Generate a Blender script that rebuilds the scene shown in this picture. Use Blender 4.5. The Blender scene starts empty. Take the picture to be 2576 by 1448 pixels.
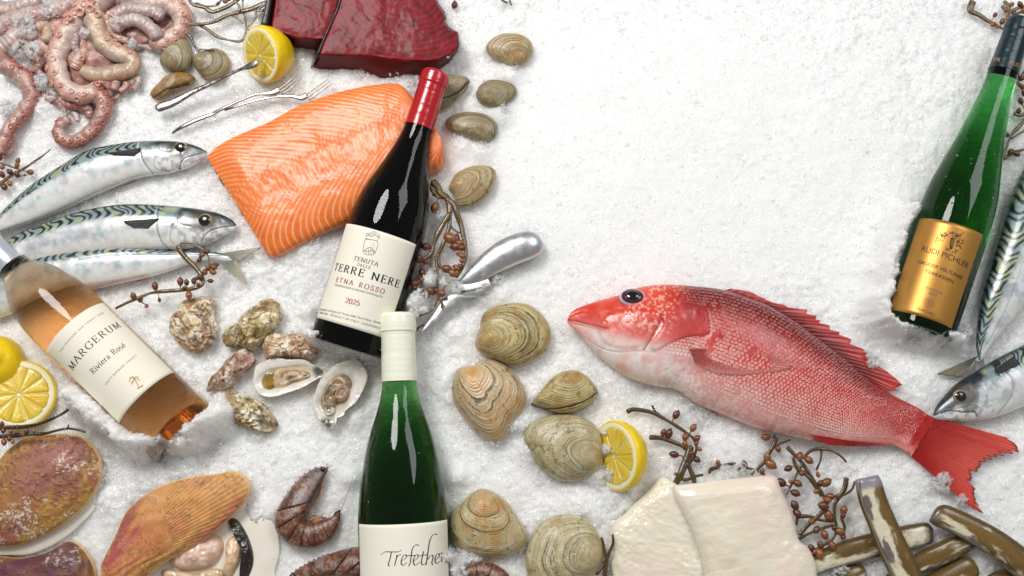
import bpy, bmesh, math, random
import numpy as np
from mathutils import Matrix, Vector

random.seed(7)
rng = np.random.default_rng(11)
SC = bpy.context.scene
COL = SC.collection

# ------------------------------------------------------------------ camera, light, exposure
# one unit of the builders below is 0.35 mm; S turns it into metres
W, H, F = 2575.0, 1448.0, 2701.0
TILT = math.radians(10.0)
S = 0.944 / F
CT, ST = math.cos(TILT), math.sin(TILT)
CAM = np.array([0.0, -F * ST, F * CT])
RM = np.array([[1, 0, 0], [0, CT, -ST], [0, ST, CT]])

cd = bpy.data.cameras.new('camera')
cam = bpy.data.objects.new('camera', cd)
COL.objects.link(cam)
cam.location = CAM * S
cam.rotation_euler = (TILT, 0, 0)
cd.sensor_width = 36.0
cd.lens = F / W * 36.0
cd.clip_start = 0.01
cd.clip_end = 50
SC.camera = cam

wd = bpy.data.worlds.new('World')
SC.world = wd
wd.use_nodes = True
bg = wd.node_tree.nodes['Background']
bg.inputs[0].default_value = (1.0, 0.985, 0.96, 1)
bg.inputs[1].default_value = 0.24


def area(name, loc, target, size, power, color, shape='DISK', size_y=None):
    l = bpy.data.lights.new(name, 'AREA')
    l.shape = shape
    l.size = size
    if size_y:
        l.size_y = size_y
    l.energy = power
    l.color = color
    o = bpy.data.objects.new(name, l)
    COL.objects.link(o)
    o.location = loc
    o.rotation_euler = (Vector(target) - Vector(loc)).to_track_quat('-Z', 'Y').to_euler()
    return o


area('studio_octabox', (-0.60, 0.78, 1.40), (0.02, -0.04, 0), 0.66, 22.5, (1.0, 0.985, 0.96))
area('studio_fill', (0.95, 0.72, 1.35), (0.16, 0.08, 0), 0.9, 10.0, (0.95, 0.98, 1.0), 'RECTANGLE', 0.6)

SC.view_settings.view_transform = 'Standard'
SC.view_settings.look = 'None'
SC.view_settings.exposure = 0.0
SC.view_settings.gamma = 1.0
SC.view_settings.use_curve_mapping = False
SC.render.engine = 'CYCLES'
SC.cycles.use_denoising = True
SC.cycles.max_bounces = 9
SC.cycles.use_adaptive_sampling = True
SC.cycles.adaptive_threshold = 0.02
SC.cycles.transmission_bounces = 10
SC.cycles.transparent_max_bounces = 20
SC.cycles.caustics_refractive = True
SC.cycles.caustics_reflective = False
SC.cycles.sample_clamp_indirect = 6.0
SC.cycles.blur_glossy = 0.5

# ------------------------------------------------------------------ helpers: mapping


def P(x, y, z):
    """where the sight line through a photo point meets height z"""
    x, y, z = np.broadcast_arrays(np.asarray(x, float), np.asarray(y, float), np.asarray(z, float))
    d = np.stack([x - W / 2, -(y - H / 2), np.full(x.shape, -F)], -1) @ RM.T
    k = (z - CAM[2]) / d[..., 2]
    return CAM + d * k[..., None]


def proj(w):
    v = (np.asarray(w) - CAM) @ RM
    return np.stack([W / 2 + F * v[..., 0] / -v[..., 2], H / 2 - F * v[..., 1] / -v[..., 2]], -1)


def depth(w):
    return -((np.asarray(w) - CAM) @ RM)[..., 2] / F


CROPS = {'A': (0, 0, .2711), 'B': (373.9, 0, .3701), 'C': (0, 317.8, .2970), 'D': (486, 186.9, .4713),
         'E': (0, 560.8, .3937), 'F': (392.6, 710.3, .2841), 'G': (0, 1028.1, .2898), 'H': (654.3, 766.4, .4704),
         'I': (1102.9, 710.3, .5093), 'J': (1383.3, 673.0, .4626), 'K': (1495.5, 1009.4, .4191),
         'L': (2149.7, 0, .7422), 'M': (654.3, 1140.3, .21243), 'N': (691.6, 1289.9, .26122),
         'O': (1028.1, 429.95, .29697), 'P': (822.5, 542.1, .2194), 'Q': (2205.8, 523.4, .23239),
         'Z': (0, 0, 1.0)}


def Q(crop, s):
    """points measured in a photo detail -> points in the whole photo"""
    ox, oy, k = CROPS[crop]
    a = np.array([[float(v) for v in p.split(',')] for p in s.split()])
    return np.stack([ox + a[:, 0] * k, oy + a[:, 1] * k], -1)


def lin(h):
    h = h.lstrip('#')
    v = np.array([int(h[i:i + 2], 16) / 255 for i in (0, 2, 4)])
    return np.where(v <= .04045, v / 12.92, ((v + .055) / 1.055) ** 2.4)


def sm(a, b, x):
    t = np.clip((x - a) / (b - a), 0, 1)
    return t * t * (3 - 2 * t)


def mixc(a, b, t):
    t = np.asarray(t)[..., None]
    return a * (1 - t) + b * t


# ------------------------------------------------------------------ helpers: noise
def _hash(ix, iy, iz, seed):
    h = (ix * 374761393 + iy * 668265263 + iz * 2147483647 + seed * 974634777) & 0xFFFFFFFF
    h = ((h ^ (h >> 13)) * 1274126177) & 0xFFFFFFFF
    h = ((h ^ (h >> 16)) * 2246822519) & 0xFFFFFFFF
    return ((h ^ (h >> 15)) & 0xFFFFFF) / float(0xFFFFFF)


def vn(p, seed=0):
    p = np.asarray(p, float)
    if p.shape[-1] == 2:
        p = np.concatenate([p, np.zeros(p.shape[:-1] + (1,))], -1)
    i = np.floor(p).astype(np.int64)
    f = p - i
    f = f * f * (3 - 2 * f)
    r = 0
    two = np.allclose(p[..., 2], 0)
    for dx in (0, 1):
        for dy in (0, 1):
            for dz in ((0,) if two else (0, 1)):
                w = (f[..., 0] if dx else 1 - f[..., 0]) * (f[..., 1] if dy else 1 - f[..., 1])
                if not two:
                    w = w * (f[..., 2] if dz else 1 - f[..., 2])
                r = r + w * _hash(i[..., 0] + dx, i[..., 1] + dy, i[..., 2] + dz, seed)
    return r


def fbm(p, octv=4, seed=0, gain=.5):
    p = np.asarray(p, float)
    r, a, t = 0, 1.0, 0
    for o in range(octv):
        r = r + a * vn(p * 2 ** o + 17.3 * o, seed + o)
        t += a
        a *= gain
    return r / t


# ------------------------------------------------------------------ helpers: curves
def smooth_curve(pts, closed=False, sub=10):
    p = np.asarray(pts, float)
    n = len(p)
    if n < 3:
        return p
    out = []
    rngi = range(n if closed else n - 1)
    for i in rngi:
        if closed:
            a, b, c, d = p[(i - 1) % n], p[i], p[(i + 1) % n], p[(i + 2) % n]
        else:
            a, b, c, d = p[max(i - 1, 0)], p[i], p[i + 1], p[min(i + 2, n - 1)]
        for k in range(sub):
            t = k / sub
            out.append(.5 * ((2 * b) + (c - a) * t + (2 * a - 5 * b + 4 * c - d) * t * t + (3 * b - a - 3 * c + d) * t ** 3))
    if not closed:
        out.append(p[-1])
    return np.array(out)


def resamp(pts, n, smooth=True, closed=False):
    p = smooth_curve(pts, closed) if smooth else np.asarray(pts, float)
    if closed:
        p = np.vstack([p, p[:1]])
    d = np.r_[0, np.cumsum(np.linalg.norm(np.diff(p, axis=0), axis=1))]
    t = np.linspace(0, d[-1], n + 1)[:-1] if closed else np.linspace(0, d[-1], n)
    return np.stack([np.interp(t, d, p[:, k]) for k in range(p.shape[1])], -1)


def near(px, poly, w, soft=1.0):
    """1 on a drawn line, 0 away from it"""
    p = np.asarray(px, float)
    d = np.full(p.shape[:-1], 1e9)
    for a, b in zip(poly[:-1], poly[1:]):
        ab = b - a
        t = np.clip(((p - a) @ ab) / max(ab @ ab, 1e-9), 0, 1)
        d = np.minimum(d, np.linalg.norm(p - (a + t[..., None] * ab), axis=-1))
    return 1 - sm(w, w + soft * w + .6, d)


def inside(px, poly):
    p = np.asarray(px, float)
    x, y = p[..., 0], p[..., 1]
    r = np.zeros(x.shape, bool)
    q = np.asarray(poly)
    j = len(q) - 1
    for i in range(len(q)):
        c = ((q[i, 1] > y) != (q[j, 1] > y))
        with np.errstate(divide='ignore', invalid='ignore'):
            c &= x < (q[j, 0] - q[i, 0]) * (y - q[i, 1]) / (q[j, 1] - q[i, 1]) + q[i, 0]
        r ^= c
        j = i
    return r


# ------------------------------------------------------------------ helpers: objects
def tag(o, label, cat, group=None):
    o['label'] = label
    o['category'] = cat
    if group:
        o['group'] = group
    return o


def thing(name, label, cat, base, group=None):
    """an Empty at the thing's base that parents its parts; base in builder units"""
    o = bpy.data.objects.new(name, None)
    COL.objects.link(o)
    o.empty_display_size = .01
    o.location = np.asarray(base) * S
    tag(o, label, cat, group)
    return o


def origin(parent):
    v = np.zeros(3)
    while parent is not None:
        v = v + np.array(parent.location)
        parent = parent.parent
    return v


def build(name, verts, faces, mat, parent=None, cols=None, smooth=True, recalc=True, link=True, local=False):
    """verts in builder units (world); faces: list or int array"""
    me = bpy.data.meshes.new(name)
    v = np.asarray(verts, float) * S
    if parent is not None and not local:
        v = v - origin(parent)
    if isinstance(faces, np.ndarray):
        n, k = faces.shape
        me.vertices.add(len(v))
        me.vertices.foreach_set('co', v.astype(np.float32).ravel())
        me.loops.add(n * k)
        me.loops.foreach_set('vertex_index', faces.astype(np.int32).ravel())
        me.polygons.add(n)
        me.polygons.foreach_set('loop_start', np.arange(0, n * k, k, dtype=np.int32))
        me.update(calc_edges=True)
        me.validate()
    else:
        me.from_pydata(v.tolist(), [], [list(map(int, f)) for f in faces])
        me.update()
    if recalc:
        bm = bmesh.new()
        bm.from_mesh(me)
        bmesh.ops.recalc_face_normals(bm, faces=bm.faces)
        bm.to_mesh(me)
        bm.free()
    if smooth:
        me.polygons.foreach_set('use_smooth', np.ones(len(me.polygons), bool))
    if cols is not None:
        a = me.color_attributes.new('Col', 'FLOAT_COLOR', 'POINT')
        c = np.ones((len(v), 4), np.float32)
        c[:, :3] = np.clip(cols, 0, 1)
        a.data.foreach_set('color', c.ravel())
    me.materials.append(mat)
    if not link:
        return me
    o = bpy.data.objects.new(name, me)
    COL.objects.link(o)
    if parent is not None:
        o.parent = parent
    return o


def inst(name, me, parent, mat4):
    """one more object on shared mesh data; mat4 in world metres"""
    o = bpy.data.objects.new(name, me)
    COL.objects.link(o)
    m = Matrix(mat4)
    if parent is not None:
        o.parent = parent
        m = Matrix.Translation(-Vector(origin(parent))) @ m
    o.matrix_basis = m
    return o


def frame(loc, zaxis, size, spin=0.0, xhint=None):
    """4x4 placing a unit shape: its +z along zaxis, scaled (builder units)"""
    z = np.asarray(zaxis, float)
    z = z / np.linalg.norm(z)
    h = np.array([1.0, 0, 0]) if xhint is None else np.asarray(xhint, float)
    if abs(h @ z) > .95 * np.linalg.norm(h):
        h = np.array([0, 1.0, 0])
    x = h - (h @ z) * z
    x /= np.linalg.norm(x)
    y = np.cross(z, x)
    c, s_ = math.cos(spin), math.sin(spin)
    x, y = c * x + s_ * y, -s_ * x + c * y
    sz = np.broadcast_to(np.asarray(size, float), (3,)) * S
    m = np.eye(4)
    m[:3, 0], m[:3, 1], m[:3, 2] = x * sz[0], y * sz[1], z * sz[2]
    m[:3, 3] = np.asarray(loc) * S
    return m.tolist()


def grid_faces(nu, nv, wrap_v=False, off=0):
    i = np.arange(nu - 1)[:, None]
    j = np.arange(nv if wrap_v else nv - 1)[None, :]
    j2 = (j + 1) % nv
    a = i * nv + j
    b = i * nv + j2
    c = (i + 1) * nv + j2
    d = (i + 1) * nv + j
    return np.stack([a, b, c, d], -1).reshape(-1, 4) + off


# ------------------------------------------------------------------ helpers: materials
def _p(mat):
    return mat.node_tree.nodes['Principled BSDF']


def new_mat(name, rough=.4, spec=.5, metal=0.0, sss=0.0, sssr=(1, .5, .3), sssc=.004, coat=0.0, coatr=.05, trans=0.0, ior=1.45,
            bump=None, color=None, vcol=False, ocol=False, vary=None, rvary=0.0):
    m = bpy.data.materials.new(name)
    m.use_nodes = True
    nt = m.node_tree
    b = _p(m)
    b.inputs['Roughness'].default_value = rough
    b.inputs['Specular IOR Level'].default_value = spec
    b.inputs['Metallic'].default_value = metal
    b.inputs['IOR'].default_value = ior
    b.inputs['Transmission Weight'].default_value = trans
    b.inputs['Coat Weight'].default_value = coat
    b.inputs['Coat Roughness'].default_value = coatr
    if sss:
        b.inputs['Subsurface Weight'].default_value = sss
        b.inputs['Subsurface Radius'].default_value = sssr
        b.inputs['Subsurface Scale'].default_value = sssc
    tc = nt.nodes.new('ShaderNodeTexCoord')
    csock = None
    if vcol:
        at = nt.nodes.new('ShaderNodeAttribute')
        at.attribute_name = 'Col'
        csock = at.outputs['Color']
    elif ocol:
        oi = nt.nodes.new('ShaderNodeObjectInfo')
        csock = oi.outputs['Color']
    elif color is not None:
        c = lin(color) if isinstance(color, str) else np.array(color)
        b.inputs['Base Color'].default_value = (*c, 1)
    if vary:                                   # fine colour grain: (scale, amount)
        n = nt.nodes.new('ShaderNodeTexNoise')
        n.inputs['Scale'].default_value = vary[0]
        n.inputs['Detail'].default_value = 5
        nt.links.new(tc.outputs['Object'], n.inputs['Vector'])
        mr = nt.nodes.new('ShaderNodeMapRange')
        mr.inputs['From Min'].default_value = .3
        mr.inputs['From Max'].default_value = .7
        mr.inputs['To Min'].default_value = 1 - vary[1]
        mr.inputs['To Max'].default_value = 1 + vary[1]
        nt.links.new(n.outputs['Fac'], mr.inputs['Value'])
        mx = nt.nodes.new('ShaderNodeVectorMath')
        mx.operation = 'SCALE'
        if csock is not None:
            nt.links.new(csock, mx.inputs[0])
        else:
            mx.inputs[0].default_value = tuple(b.inputs['Base Color'].default_value)[:3]
        nt.links.new(mr.outputs['Result'], mx.inputs['Scale'])
        csock = mx.outputs['Vector']
    if csock is not None:
        nt.links.new(csock, b.inputs['Base Color'])
    if rvary:
        n = nt.nodes.new('ShaderNodeTexNoise')
        n.inputs['Scale'].default_value = 180
        n.inputs['Detail'].default_value = 3
        nt.links.new(tc.outputs['Object'], n.inputs['Vector'])
        mr = nt.nodes.new('ShaderNodeMapRange')
        mr.inputs['From Min'].default_value = .35
        mr.inputs['From Max'].default_value = .65
        mr.inputs['To Min'].default_value = max(rough - rvary, .02)
        mr.inputs['To Max'].default_value = rough + rvary
        nt.links.new(n.outputs['Fac'], mr.inputs['Value'])
        nt.links.new(mr.outputs['Result'], b.inputs['Roughness'])
    if bump:                                   # (scale, strength, distance m)
        n = nt.nodes.new('ShaderNodeTexNoise')
        n.inputs['Scale'].default_value = bump[0]
        n.inputs['Detail'].default_value = 4
        nt.links.new(tc.outputs['Object'], n.inputs['Vector'])
        bp = nt.nodes.new('ShaderNodeBump')
        bp.inputs['Strength'].default_value = bump[1]
        bp.inputs['Distance'].default_value = bump[2]
        nt.links.new(n.outputs['Fac'], bp.inputs['Height'])
        nt.links.new(bp.outputs['Normal'], b.inputs['Normal'])
        if coat:
            nt.links.new(bp.outputs['Normal'], b.inputs['Coat Normal'])
    return m


def glass(name, tint, vcolor, dens, rough=.02, ior=1.36):
    m = new_mat(name, rough=rough, trans=1.0, ior=ior, color=tint)
    nt = m.node_tree
    va = nt.nodes.new('ShaderNodeVolumeAbsorption')
    va.inputs['Color'].default_value = (*vcolor, 1)
    va.inputs['Density'].default_value = dens
    nt.links.new(va.outputs[0], nt.nodes['Material Output'].inputs['Volume'])
    return m


# ------------------------------------------------------------------ helpers: shapes
def loft(top, bot, nu=120, nv=48, zc=0.0, th=.6, ex=1.0, ez=1.0, smooth=True, upfrac=.7):
    """body between two outline curves; returns verts, faces, info(px, u, lat, up)"""
    A, B = resamp(top, nu, smooth), resamp(bot, nu, smooth)
    u = np.linspace(0, 1, nu)
    z0 = zc(u) if callable(zc) else np.full(nu, float(zc))
    half = (A - B) / 2
    mid = (A + B) / 2
    hw = np.linalg.norm(half, axis=1)
    t = th(u, hw) if callable(th) else th * hw
    n1 = int(nv * upfrac)
    ph = np.r_[np.linspace(0, math.pi, n1, endpoint=False), np.linspace(math.pi, 2 * math.pi, nv - n1, endpoint=False)]
    c, s_ = np.cos(ph), np.sin(ph)
    lat = np.sign(c) * np.abs(c) ** ex
    zz = np.sign(s_) * np.abs(s_) ** ez
    px = mid[:, None, :] + half[:, None, :] * lat[None, :, None]
    pos = P(px[..., 0], px[..., 1], z0[:, None])
    pos[..., 2] += t[:, None] * zz[None, :]
    V = pos.reshape(-1, 3)
    f = [tuple(q) for q in grid_faces(nu, nv, True)]
    k = len(V)
    V = np.vstack([V, pos[0].mean(0), pos[-1].mean(0)])
    for j in range(nv):
        f.append((k, j, (j + 1) % nv))
        o = (nu - 1) * nv
        f.append((k + 1, o + (j + 1) % nv, o + j))
    U = np.r_[np.repeat(u, nv), 0, 1]
    L = np.r_[np.tile(lat, nu), 0, 0]
    UP = np.r_[np.tile(zz, nu), 0, 0]
    PX = np.vstack([px.reshape(-1, 2), mid[:1], mid[-1:]])
    return V, f, (PX, U, L, UP)


def sheet(base, outer, nu, nv, z0, z1, thick=1.5, smooth=True, rays=0, ray_h=.8, ragged=0.0, seed=0):
    """thin membrane from a base curve to an outer curve, rays as ridges"""
    A, B = resamp(base, nu, smooth), resamp(outer, nu, False)
    u = np.linspace(0, 1, nu)
    v = np.linspace(0, 1, nv)
    ext = np.ones(nu)
    if ragged:
        ext = 1 - ragged * vn(np.stack([u * (rays or nu) * 1.0, 0 * u], -1), seed)
    px = A[:, None] + (B - A)[:, None] * (v[None, :, None] * ext[:, None, None])
    zz0 = z0(u) if callable(z0) else np.full(nu, float(z0))
    zz1 = z1(u) if callable(z1) else np.full(nu, float(z1))
    z = zz0[:, None] + (zz1 - zz0)[:, None] * v[None, :]
    pos = P(px[..., 0], px[..., 1], z)
    if rays:
        pos[..., 2] += ray_h * np.sin(u * rays * 2 * math.pi)[:, None] * (1 - .5 * v)[None, :]
    pos[..., 2] += 1.6 * (vn(np.stack(np.meshgrid(u * 6, v * 3, indexing='ij'), -1), seed + 5) - .5)
    lo = pos.copy()
    lo[..., 2] -= thick
    V = np.vstack([pos.reshape(-1, 3), lo.reshape(-1, 3)])
    n = nu * nv
    g = grid_faces(nu, nv)
    f = [tuple(q) for q in g] + [tuple(q[::-1] + n) for q in g]
    rim = [i * nv for i in range(nu)] + [(nu - 1) * nv + j for j in range(1, nv)] + [i * nv + nv - 1 for i in range(nu - 2, -1, -1)] + [j for j in range(nv - 2, 0, -1)]
    for a, b in zip(rim, rim[1:] + rim[:1]):
        f.append((b, a, a + n, b + n))
    U = np.tile(np.repeat(u, nv), 2)
    Vv = np.tile(np.tile(v, nu), 2)
    return V, f, (np.tile(px.reshape(-1, 2), (2, 1)), U, Vv)


def tube(pts, rad, ns=10, flat=1.0, n=None, cap=True):
    """tapered tube along 3-D points (builder units); flat squashes it along z"""
    p = np.asarray(pts, float)
    r = np.broadcast_to(np.asarray(rad, float), (len(p),)).copy()
    if n:
        q = resamp(np.c_[p, r], n)
        p, r = q[:, :3], np.maximum(q[:, 3], .05)
    m = len(p)
    t = np.gradient(p, axis=0)
    t /= np.linalg.norm(t, axis=1)[:, None] + 1e-9
    up = np.array([0, 0, 1.0])
    sd = np.cross(t, up)
    bad = np.linalg.norm(sd, axis=1) < .05
    sd[bad] = np.cross(t[bad], [1, 0, 0])
    sd /= np.linalg.norm(sd, axis=1)[:, None]
    nn = np.cross(sd, t)
    ph = np.linspace(0, 2 * math.pi, ns, endpoint=False)
    V = p[:, None] + r[:, None, None] * (sd[:, None] * np.cos(ph)[None, :, None] + flat * nn[:, None] * np.sin(ph)[None, :, None])
    V = V.reshape(-1, 3)
    f = [tuple(q) for q in grid_faces(m, ns, True)]
    U = np.repeat(np.linspace(0, 1, m), ns)
    A = np.tile(ph, m)
    if cap:
        k = len(V)
        V = np.vstack([V, p[0] - t[0] * r[0] * .4, p[-1] + t[-1] * r[-1] * .4])
        for j in range(ns):
            f.append((k, (j + 1) % ns, j))
            o = (m - 1) * ns
            f.append((k + 1, o + j, o + (j + 1) % ns))
        U = np.r_[U, 0, 1]
        A = np.r_[A, 0, 0]
    return V, f, (U, A)


def gauge(px, outline, umbo):
    """0 at the beak, 1 at the outline: which growth line a point lies on"""
    o = np.asarray(outline) - umbo
    a = np.arctan2(o[:, 1], o[:, 0])
    d = np.linalg.norm(o, axis=1)
    k = np.argsort(a)
    a, d = a[k], d[k]
    a = np.r_[a - 2 * math.pi, a, a + 2 * math.pi]
    d = np.r_[d, d, d]
    q = px - umbo
    th = np.arctan2(q[..., 1], q[..., 0])
    return np.linalg.norm(q, axis=-1) / np.maximum(np.interp(th, a, d), 1e-3), th


def dome(outline, z0, hgt, ns=44, nt=150, prof=(2.2, .6), c=None, under=.25, lift=None, s1=1.0):
    """domed plate over a closed outline; lift(px, s, th) adds height"""
    out = resamp(outline, nt, True, True)
    c = out.mean(0) if c is None else np.asarray(c, float)
    s = np.sin(np.linspace(0, math.pi / 2, ns + 1)[1:]) * s1
    px = c + s[:, None, None] * (out - c)[None]
    h = hgt * np.maximum(1 - s ** prof[0], 0) ** prof[1]
    th = np.broadcast_to(np.linspace(0, 2 * math.pi, nt, endpoint=False), (ns, nt))
    ss = np.broadcast_to(s[:, None], (ns, nt))
    z = z0 + np.broadcast_to(h[:, None], (ns, nt))
    if lift is not None:
        z = z + lift(px, ss, th)
    pos = P(px[..., 0], px[..., 1], z0)
    pos[..., 2] = z
    ctr = P(c[0], c[1], z0)
    ctr[2] = z[0].mean()
    bot = P(c[0], c[1], z0)
    bot[2] = z0 - under * abs(hgt)
    V = np.vstack([pos.reshape(-1, 3), ctr, bot])
    f = [tuple(q) for q in grid_faces(ns, nt, True)]
    k = ns * nt
    for j in range(nt):
        f.append((k, (j + 1) % nt, j))
        o = (ns - 1) * nt
        f.append((k + 1, o + j, o + (j + 1) % nt))
    PX = np.vstack([px.reshape(-1, 2), c, c])
    SS = np.r_[ss.ravel(), 0, 0]
    return V, f, (PX, SS, out)


def lathe_unit(prof, n=16):
    """unit shape turned about z; prof: (r, z) list"""
    ph = np.linspace(0, 2 * math.pi, n, endpoint=False)
    V = np.array([[r * math.cos(a), r * math.sin(a), z] for r, z in prof for a in ph])
    f = [tuple(q) for q in grid_faces(len(prof), n, True)]
    f.append(tuple(range(n))[::-1])
    f.append(tuple(range((len(prof) - 1) * n, len(prof) * n)))
    return V, f


def ztop(px, z):
    return P(px[0], px[1], z)

# ------------------------------------------------------------------ the bed of crushed ice
def unit_mesh(name, V, f, mat, cols=None, smooth=True):
    return build(name, np.asarray(V) / S, f, mat, None, cols, smooth, True, False, True)


MI = new_mat('crushed_ice', rough=.24, spec=.5, sss=1.0, sssr=(1.0, 1.02, 1.04), sssc=.017, ior=1.31, color=(.945, .95, .948), bump=(800, .6, .0014), rvary=.12, coat=.5, coatr=.06)
def ice_shards(name, rough, alpha, color):
    """frosted see-through slivers: part clear, part white with a hard wet gloss"""
    m = new_mat(name, rough=rough, spec=.6, ior=1.31, color=color, sss=.3, sssr=(1, 1, 1), sssc=.002, bump=(600, .35, .001), coat=.8, coatr=.03)
    _p(m).inputs['Alpha'].default_value = alpha
    return m


MC = ice_shards('ice_chip', .2, .28, (.99, .99, .99))
MG = ice_shards('clear_ice_chip', .08, .17, (.98, .99, .99))


def ice_tone(m):
    """frosty and clear (greyer) patches mingled in the bed"""
    nt = m.node_tree
    tc = nt.nodes['Texture Coordinate']
    out = None
    for sc_, lo, hi in ((45, .38, .66), (210, .42, .68)):
        n = nt.nodes.new('ShaderNodeTexNoise')
        n.inputs['Scale'].default_value = sc_
        n.inputs['Detail'].default_value = 5
        nt.links.new(tc.outputs['Object'], n.inputs['Vector'])
        mr = nt.nodes.new('ShaderNodeMapRange')
        mr.interpolation_type = 'SMOOTHSTEP'
        mr.inputs['From Min'].default_value = lo
        mr.inputs['From Max'].default_value = hi
        nt.links.new(n.outputs['Fac'], mr.inputs['Value'])
        if out is None:
            out = mr.outputs['Result']
        else:
            ml = nt.nodes.new('ShaderNodeMath')
            ml.operation = 'MULTIPLY_ADD'
            nt.links.new(mr.outputs['Result'], ml.inputs[0])
            ml.inputs[1].default_value = .6
            mh = nt.nodes.new('ShaderNodeMath')
            mh.operation = 'MULTIPLY'
            mh.inputs[1].default_value = .4
            nt.links.new(out, mh.inputs[0])
            nt.links.new(mh.outputs[0], ml.inputs[2])
            out = ml.outputs[0]
    mx = nt.nodes.new('ShaderNodeMix')
    mx.data_type = 'RGBA'
    mx.inputs[6].default_value = (.965, .957, .94, 1)
    mx.inputs[7].default_value = (.87, .885, .88, 1)
    nt.links.new(out, mx.inputs[0])
    nt.links.new(mx.outputs[2], _p(m).inputs['Base Color'])


ice_tone(MI)

# heaps of ice: photo x, y, radius, height (at the ends of bottles, against fish and shells)
MOUNDS = [
    (1046, 762, 30, 88), (1078, 705, 26, 70), 
    
    (560, 1180, 70, 30), (440, 1190, 80, 36),
    
    (1120, 1405, 26, 105), (1085, 1446, 28, 112), (1140, 1430, 30, 90), (1210, 1330, 40, 18), (1180, 1395, 40, 34),
    (1340, 1130, 36, 30), (1300, 1060, 34, 26), (1500, 1190, 36, 30), (1520, 1130, 26, 34), (1560, 1240, 40, 26),
    (1260, 735, 34, 16), (1225, 745, 30, 20), (1160, 360, 30, 18), (1215, 375, 30, 22), (1255, 285, 30, 24), (1285, 180, 30, 22),
    (880, 190, 60, 14), (1020, 200, 60, 16), (620, 660, 60, 12), (740, 620, 60, 14),
    (1560, 960, 60, 16), (1680, 1010, 60, 16), (1850, 1100, 70, 14), (2300, 950, 60, 20),
    (100, 260, 40, 22), (60, 150, 40, 20), (600, 190, 40, 10), (1230, 1450, 60, 10), (1460, 1270, 50, 24),
    (1140, 830, 30, 20), (840, 760, 20, 16), (780, 780, 24, 30), (900, 1050, 30, 16), (885, 1200, 26, 26), (1150, 1200, 26, 26),
    (300, 1260, 60, 20), (650, 1290, 40, 16), (2330, 1180, 60, 14), (2420, 1120, 40, 16),
]


def cells(p, size, seed):
    """nearest jittered cell: its id hashes and the offset from its centre"""
    q = p / size
    i = np.floor(q).astype(np.int64)
    best = np.full(p.shape[:-1], 1e9)
    hh = [np.zeros(p.shape[:-1]) for _ in range(3)]
    off = np.zeros(p.shape)
    for dx in (-1, 0, 1):
        for dy in (-1, 0, 1):
            ix, iy = i[..., 0] + dx, i[..., 1] + dy
            cx = ix + _hash(ix, iy, 0 * ix + 3, seed)
            cy = iy + _hash(ix, iy, 0 * ix + 7, seed)
            ox, oy = q[..., 0] - cx, q[..., 1] - cy
            d = ox * ox + oy * oy
            m = d < best
            best = np.where(m, d, best)
            off[..., 0] = np.where(m, ox, off[..., 0])
            off[..., 1] = np.where(m, oy, off[..., 1])
            for k in range(3):
                hh[k] = np.where(m, _hash(ix, iy, 0 * ix + 11 + k, seed), hh[k])
    return hh, off


def facets(p, size, amp, seed, tilt=1.2):
    hh, off = cells(p, size, seed)
    return amp * ((hh[0] - .5) * 1.1 + tilt * ((hh[1] - .5) * off[..., 0] + (hh[2] - .5) * off[..., 1]) * 2)


def ice_height(x, y):
    p = np.stack([x, y], -1)
    w = p + 7 * np.stack([vn(p / 23, 5) - .5, vn(p / 23, 6) - .5], -1)
    h = 15 * (fbm(p / 240, 3, 1) - .5) + 8 * (fbm(p / 70, 3, 2) - .5)
    m = np.zeros(x.shape)
    for mx, my, mr, mh in MOUND_W:
        m = np.maximum(m, mh * np.exp(-(((x - mx) ** 2 + (y - my) ** 2) / mr ** 2) ** 1.3))
    for pts, br, bh in BANK_W:                          # long banks pushed up against the bottles
        d = np.full(x.shape, 1e9)
        for a, b in zip(pts[:-1], pts[1:]):
            ab = b - a
            t = np.clip(((p - a) @ ab) / (ab @ ab), 0, 1)
            d = np.minimum(d, np.linalg.norm(p - (a + t[..., None] * ab), axis=-1))
        d = d + 16 * (fbm(p / 26, 3, 71) - .5)
        m = np.maximum(m, bh * (.78 + .44 * fbm(p / 34, 2, 73)) * np.exp(-np.maximum(d, 0) ** 2 / br ** 2))
    h = h + m
    packed = sm(1.25, .55, np.hypot((x - 420) / 620, (y - 360) / 420))     # the raked-flat open stretch
    loose = (.55 + .6 * sm(.35, .65, vn(p / 120, 9))) * (1 - .68 * packed) + m / 55
    return h * (1 - .35 * packed) - 4 + loose * (facets(w, 38, 3.2, 21) + facets(w, 18, 3.6, 22) + facets(w, 9, 3.2, 23))


MOUND_W = []
for mx, my, mr, mh in MOUNDS:
    c = P(mx, my, mh * .5)
    MOUND_W.append((c[0], c[1], mr, mh))

BANK_W = []
for pts, br, bh in (('188,992 230,1030 288,1078 340,1114 390,1112 438,1104 486,1088 545,1042', 36, 132),
                    ('2286,530 2254,616 2236,663 2230,718 2212,752 2218,796 2262,830 2302,830 2348,842 2400,852', 27, 100),
                    ('782,840 828,854 870,866 915,876 962,884', 23, 104)):
    w = P(*Q('Z', pts).T, bh * .5)
    BANK_W.append((w[:, :2], br, bh))
step = 3.2
xi = np.arange(-1480, 1480 + step, step)
yi = np.arange(-850, 930 + step, step)
ring = np.cumsum(6 * 1.16 ** np.arange(26))
xs = np.r_[(xi[0] - ring)[::-1], xi, xi[-1] + ring]
ys = np.r_[(yi[0] - ring)[::-1], yi, yi[-1] + ring]
GX, GY = np.meshgrid(xs, ys, indexing='ij')
GZ = ice_height(GX, GY)
ice = build('crushed_ice', np.stack([GX, GY, GZ], -1).reshape(-1, 3), grid_faces(len(xs), len(ys)), MI, None, None, False, False)
ice['kind'] = 'structure'
ice['label'] = 'bed of white crushed ice under everything'


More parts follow.
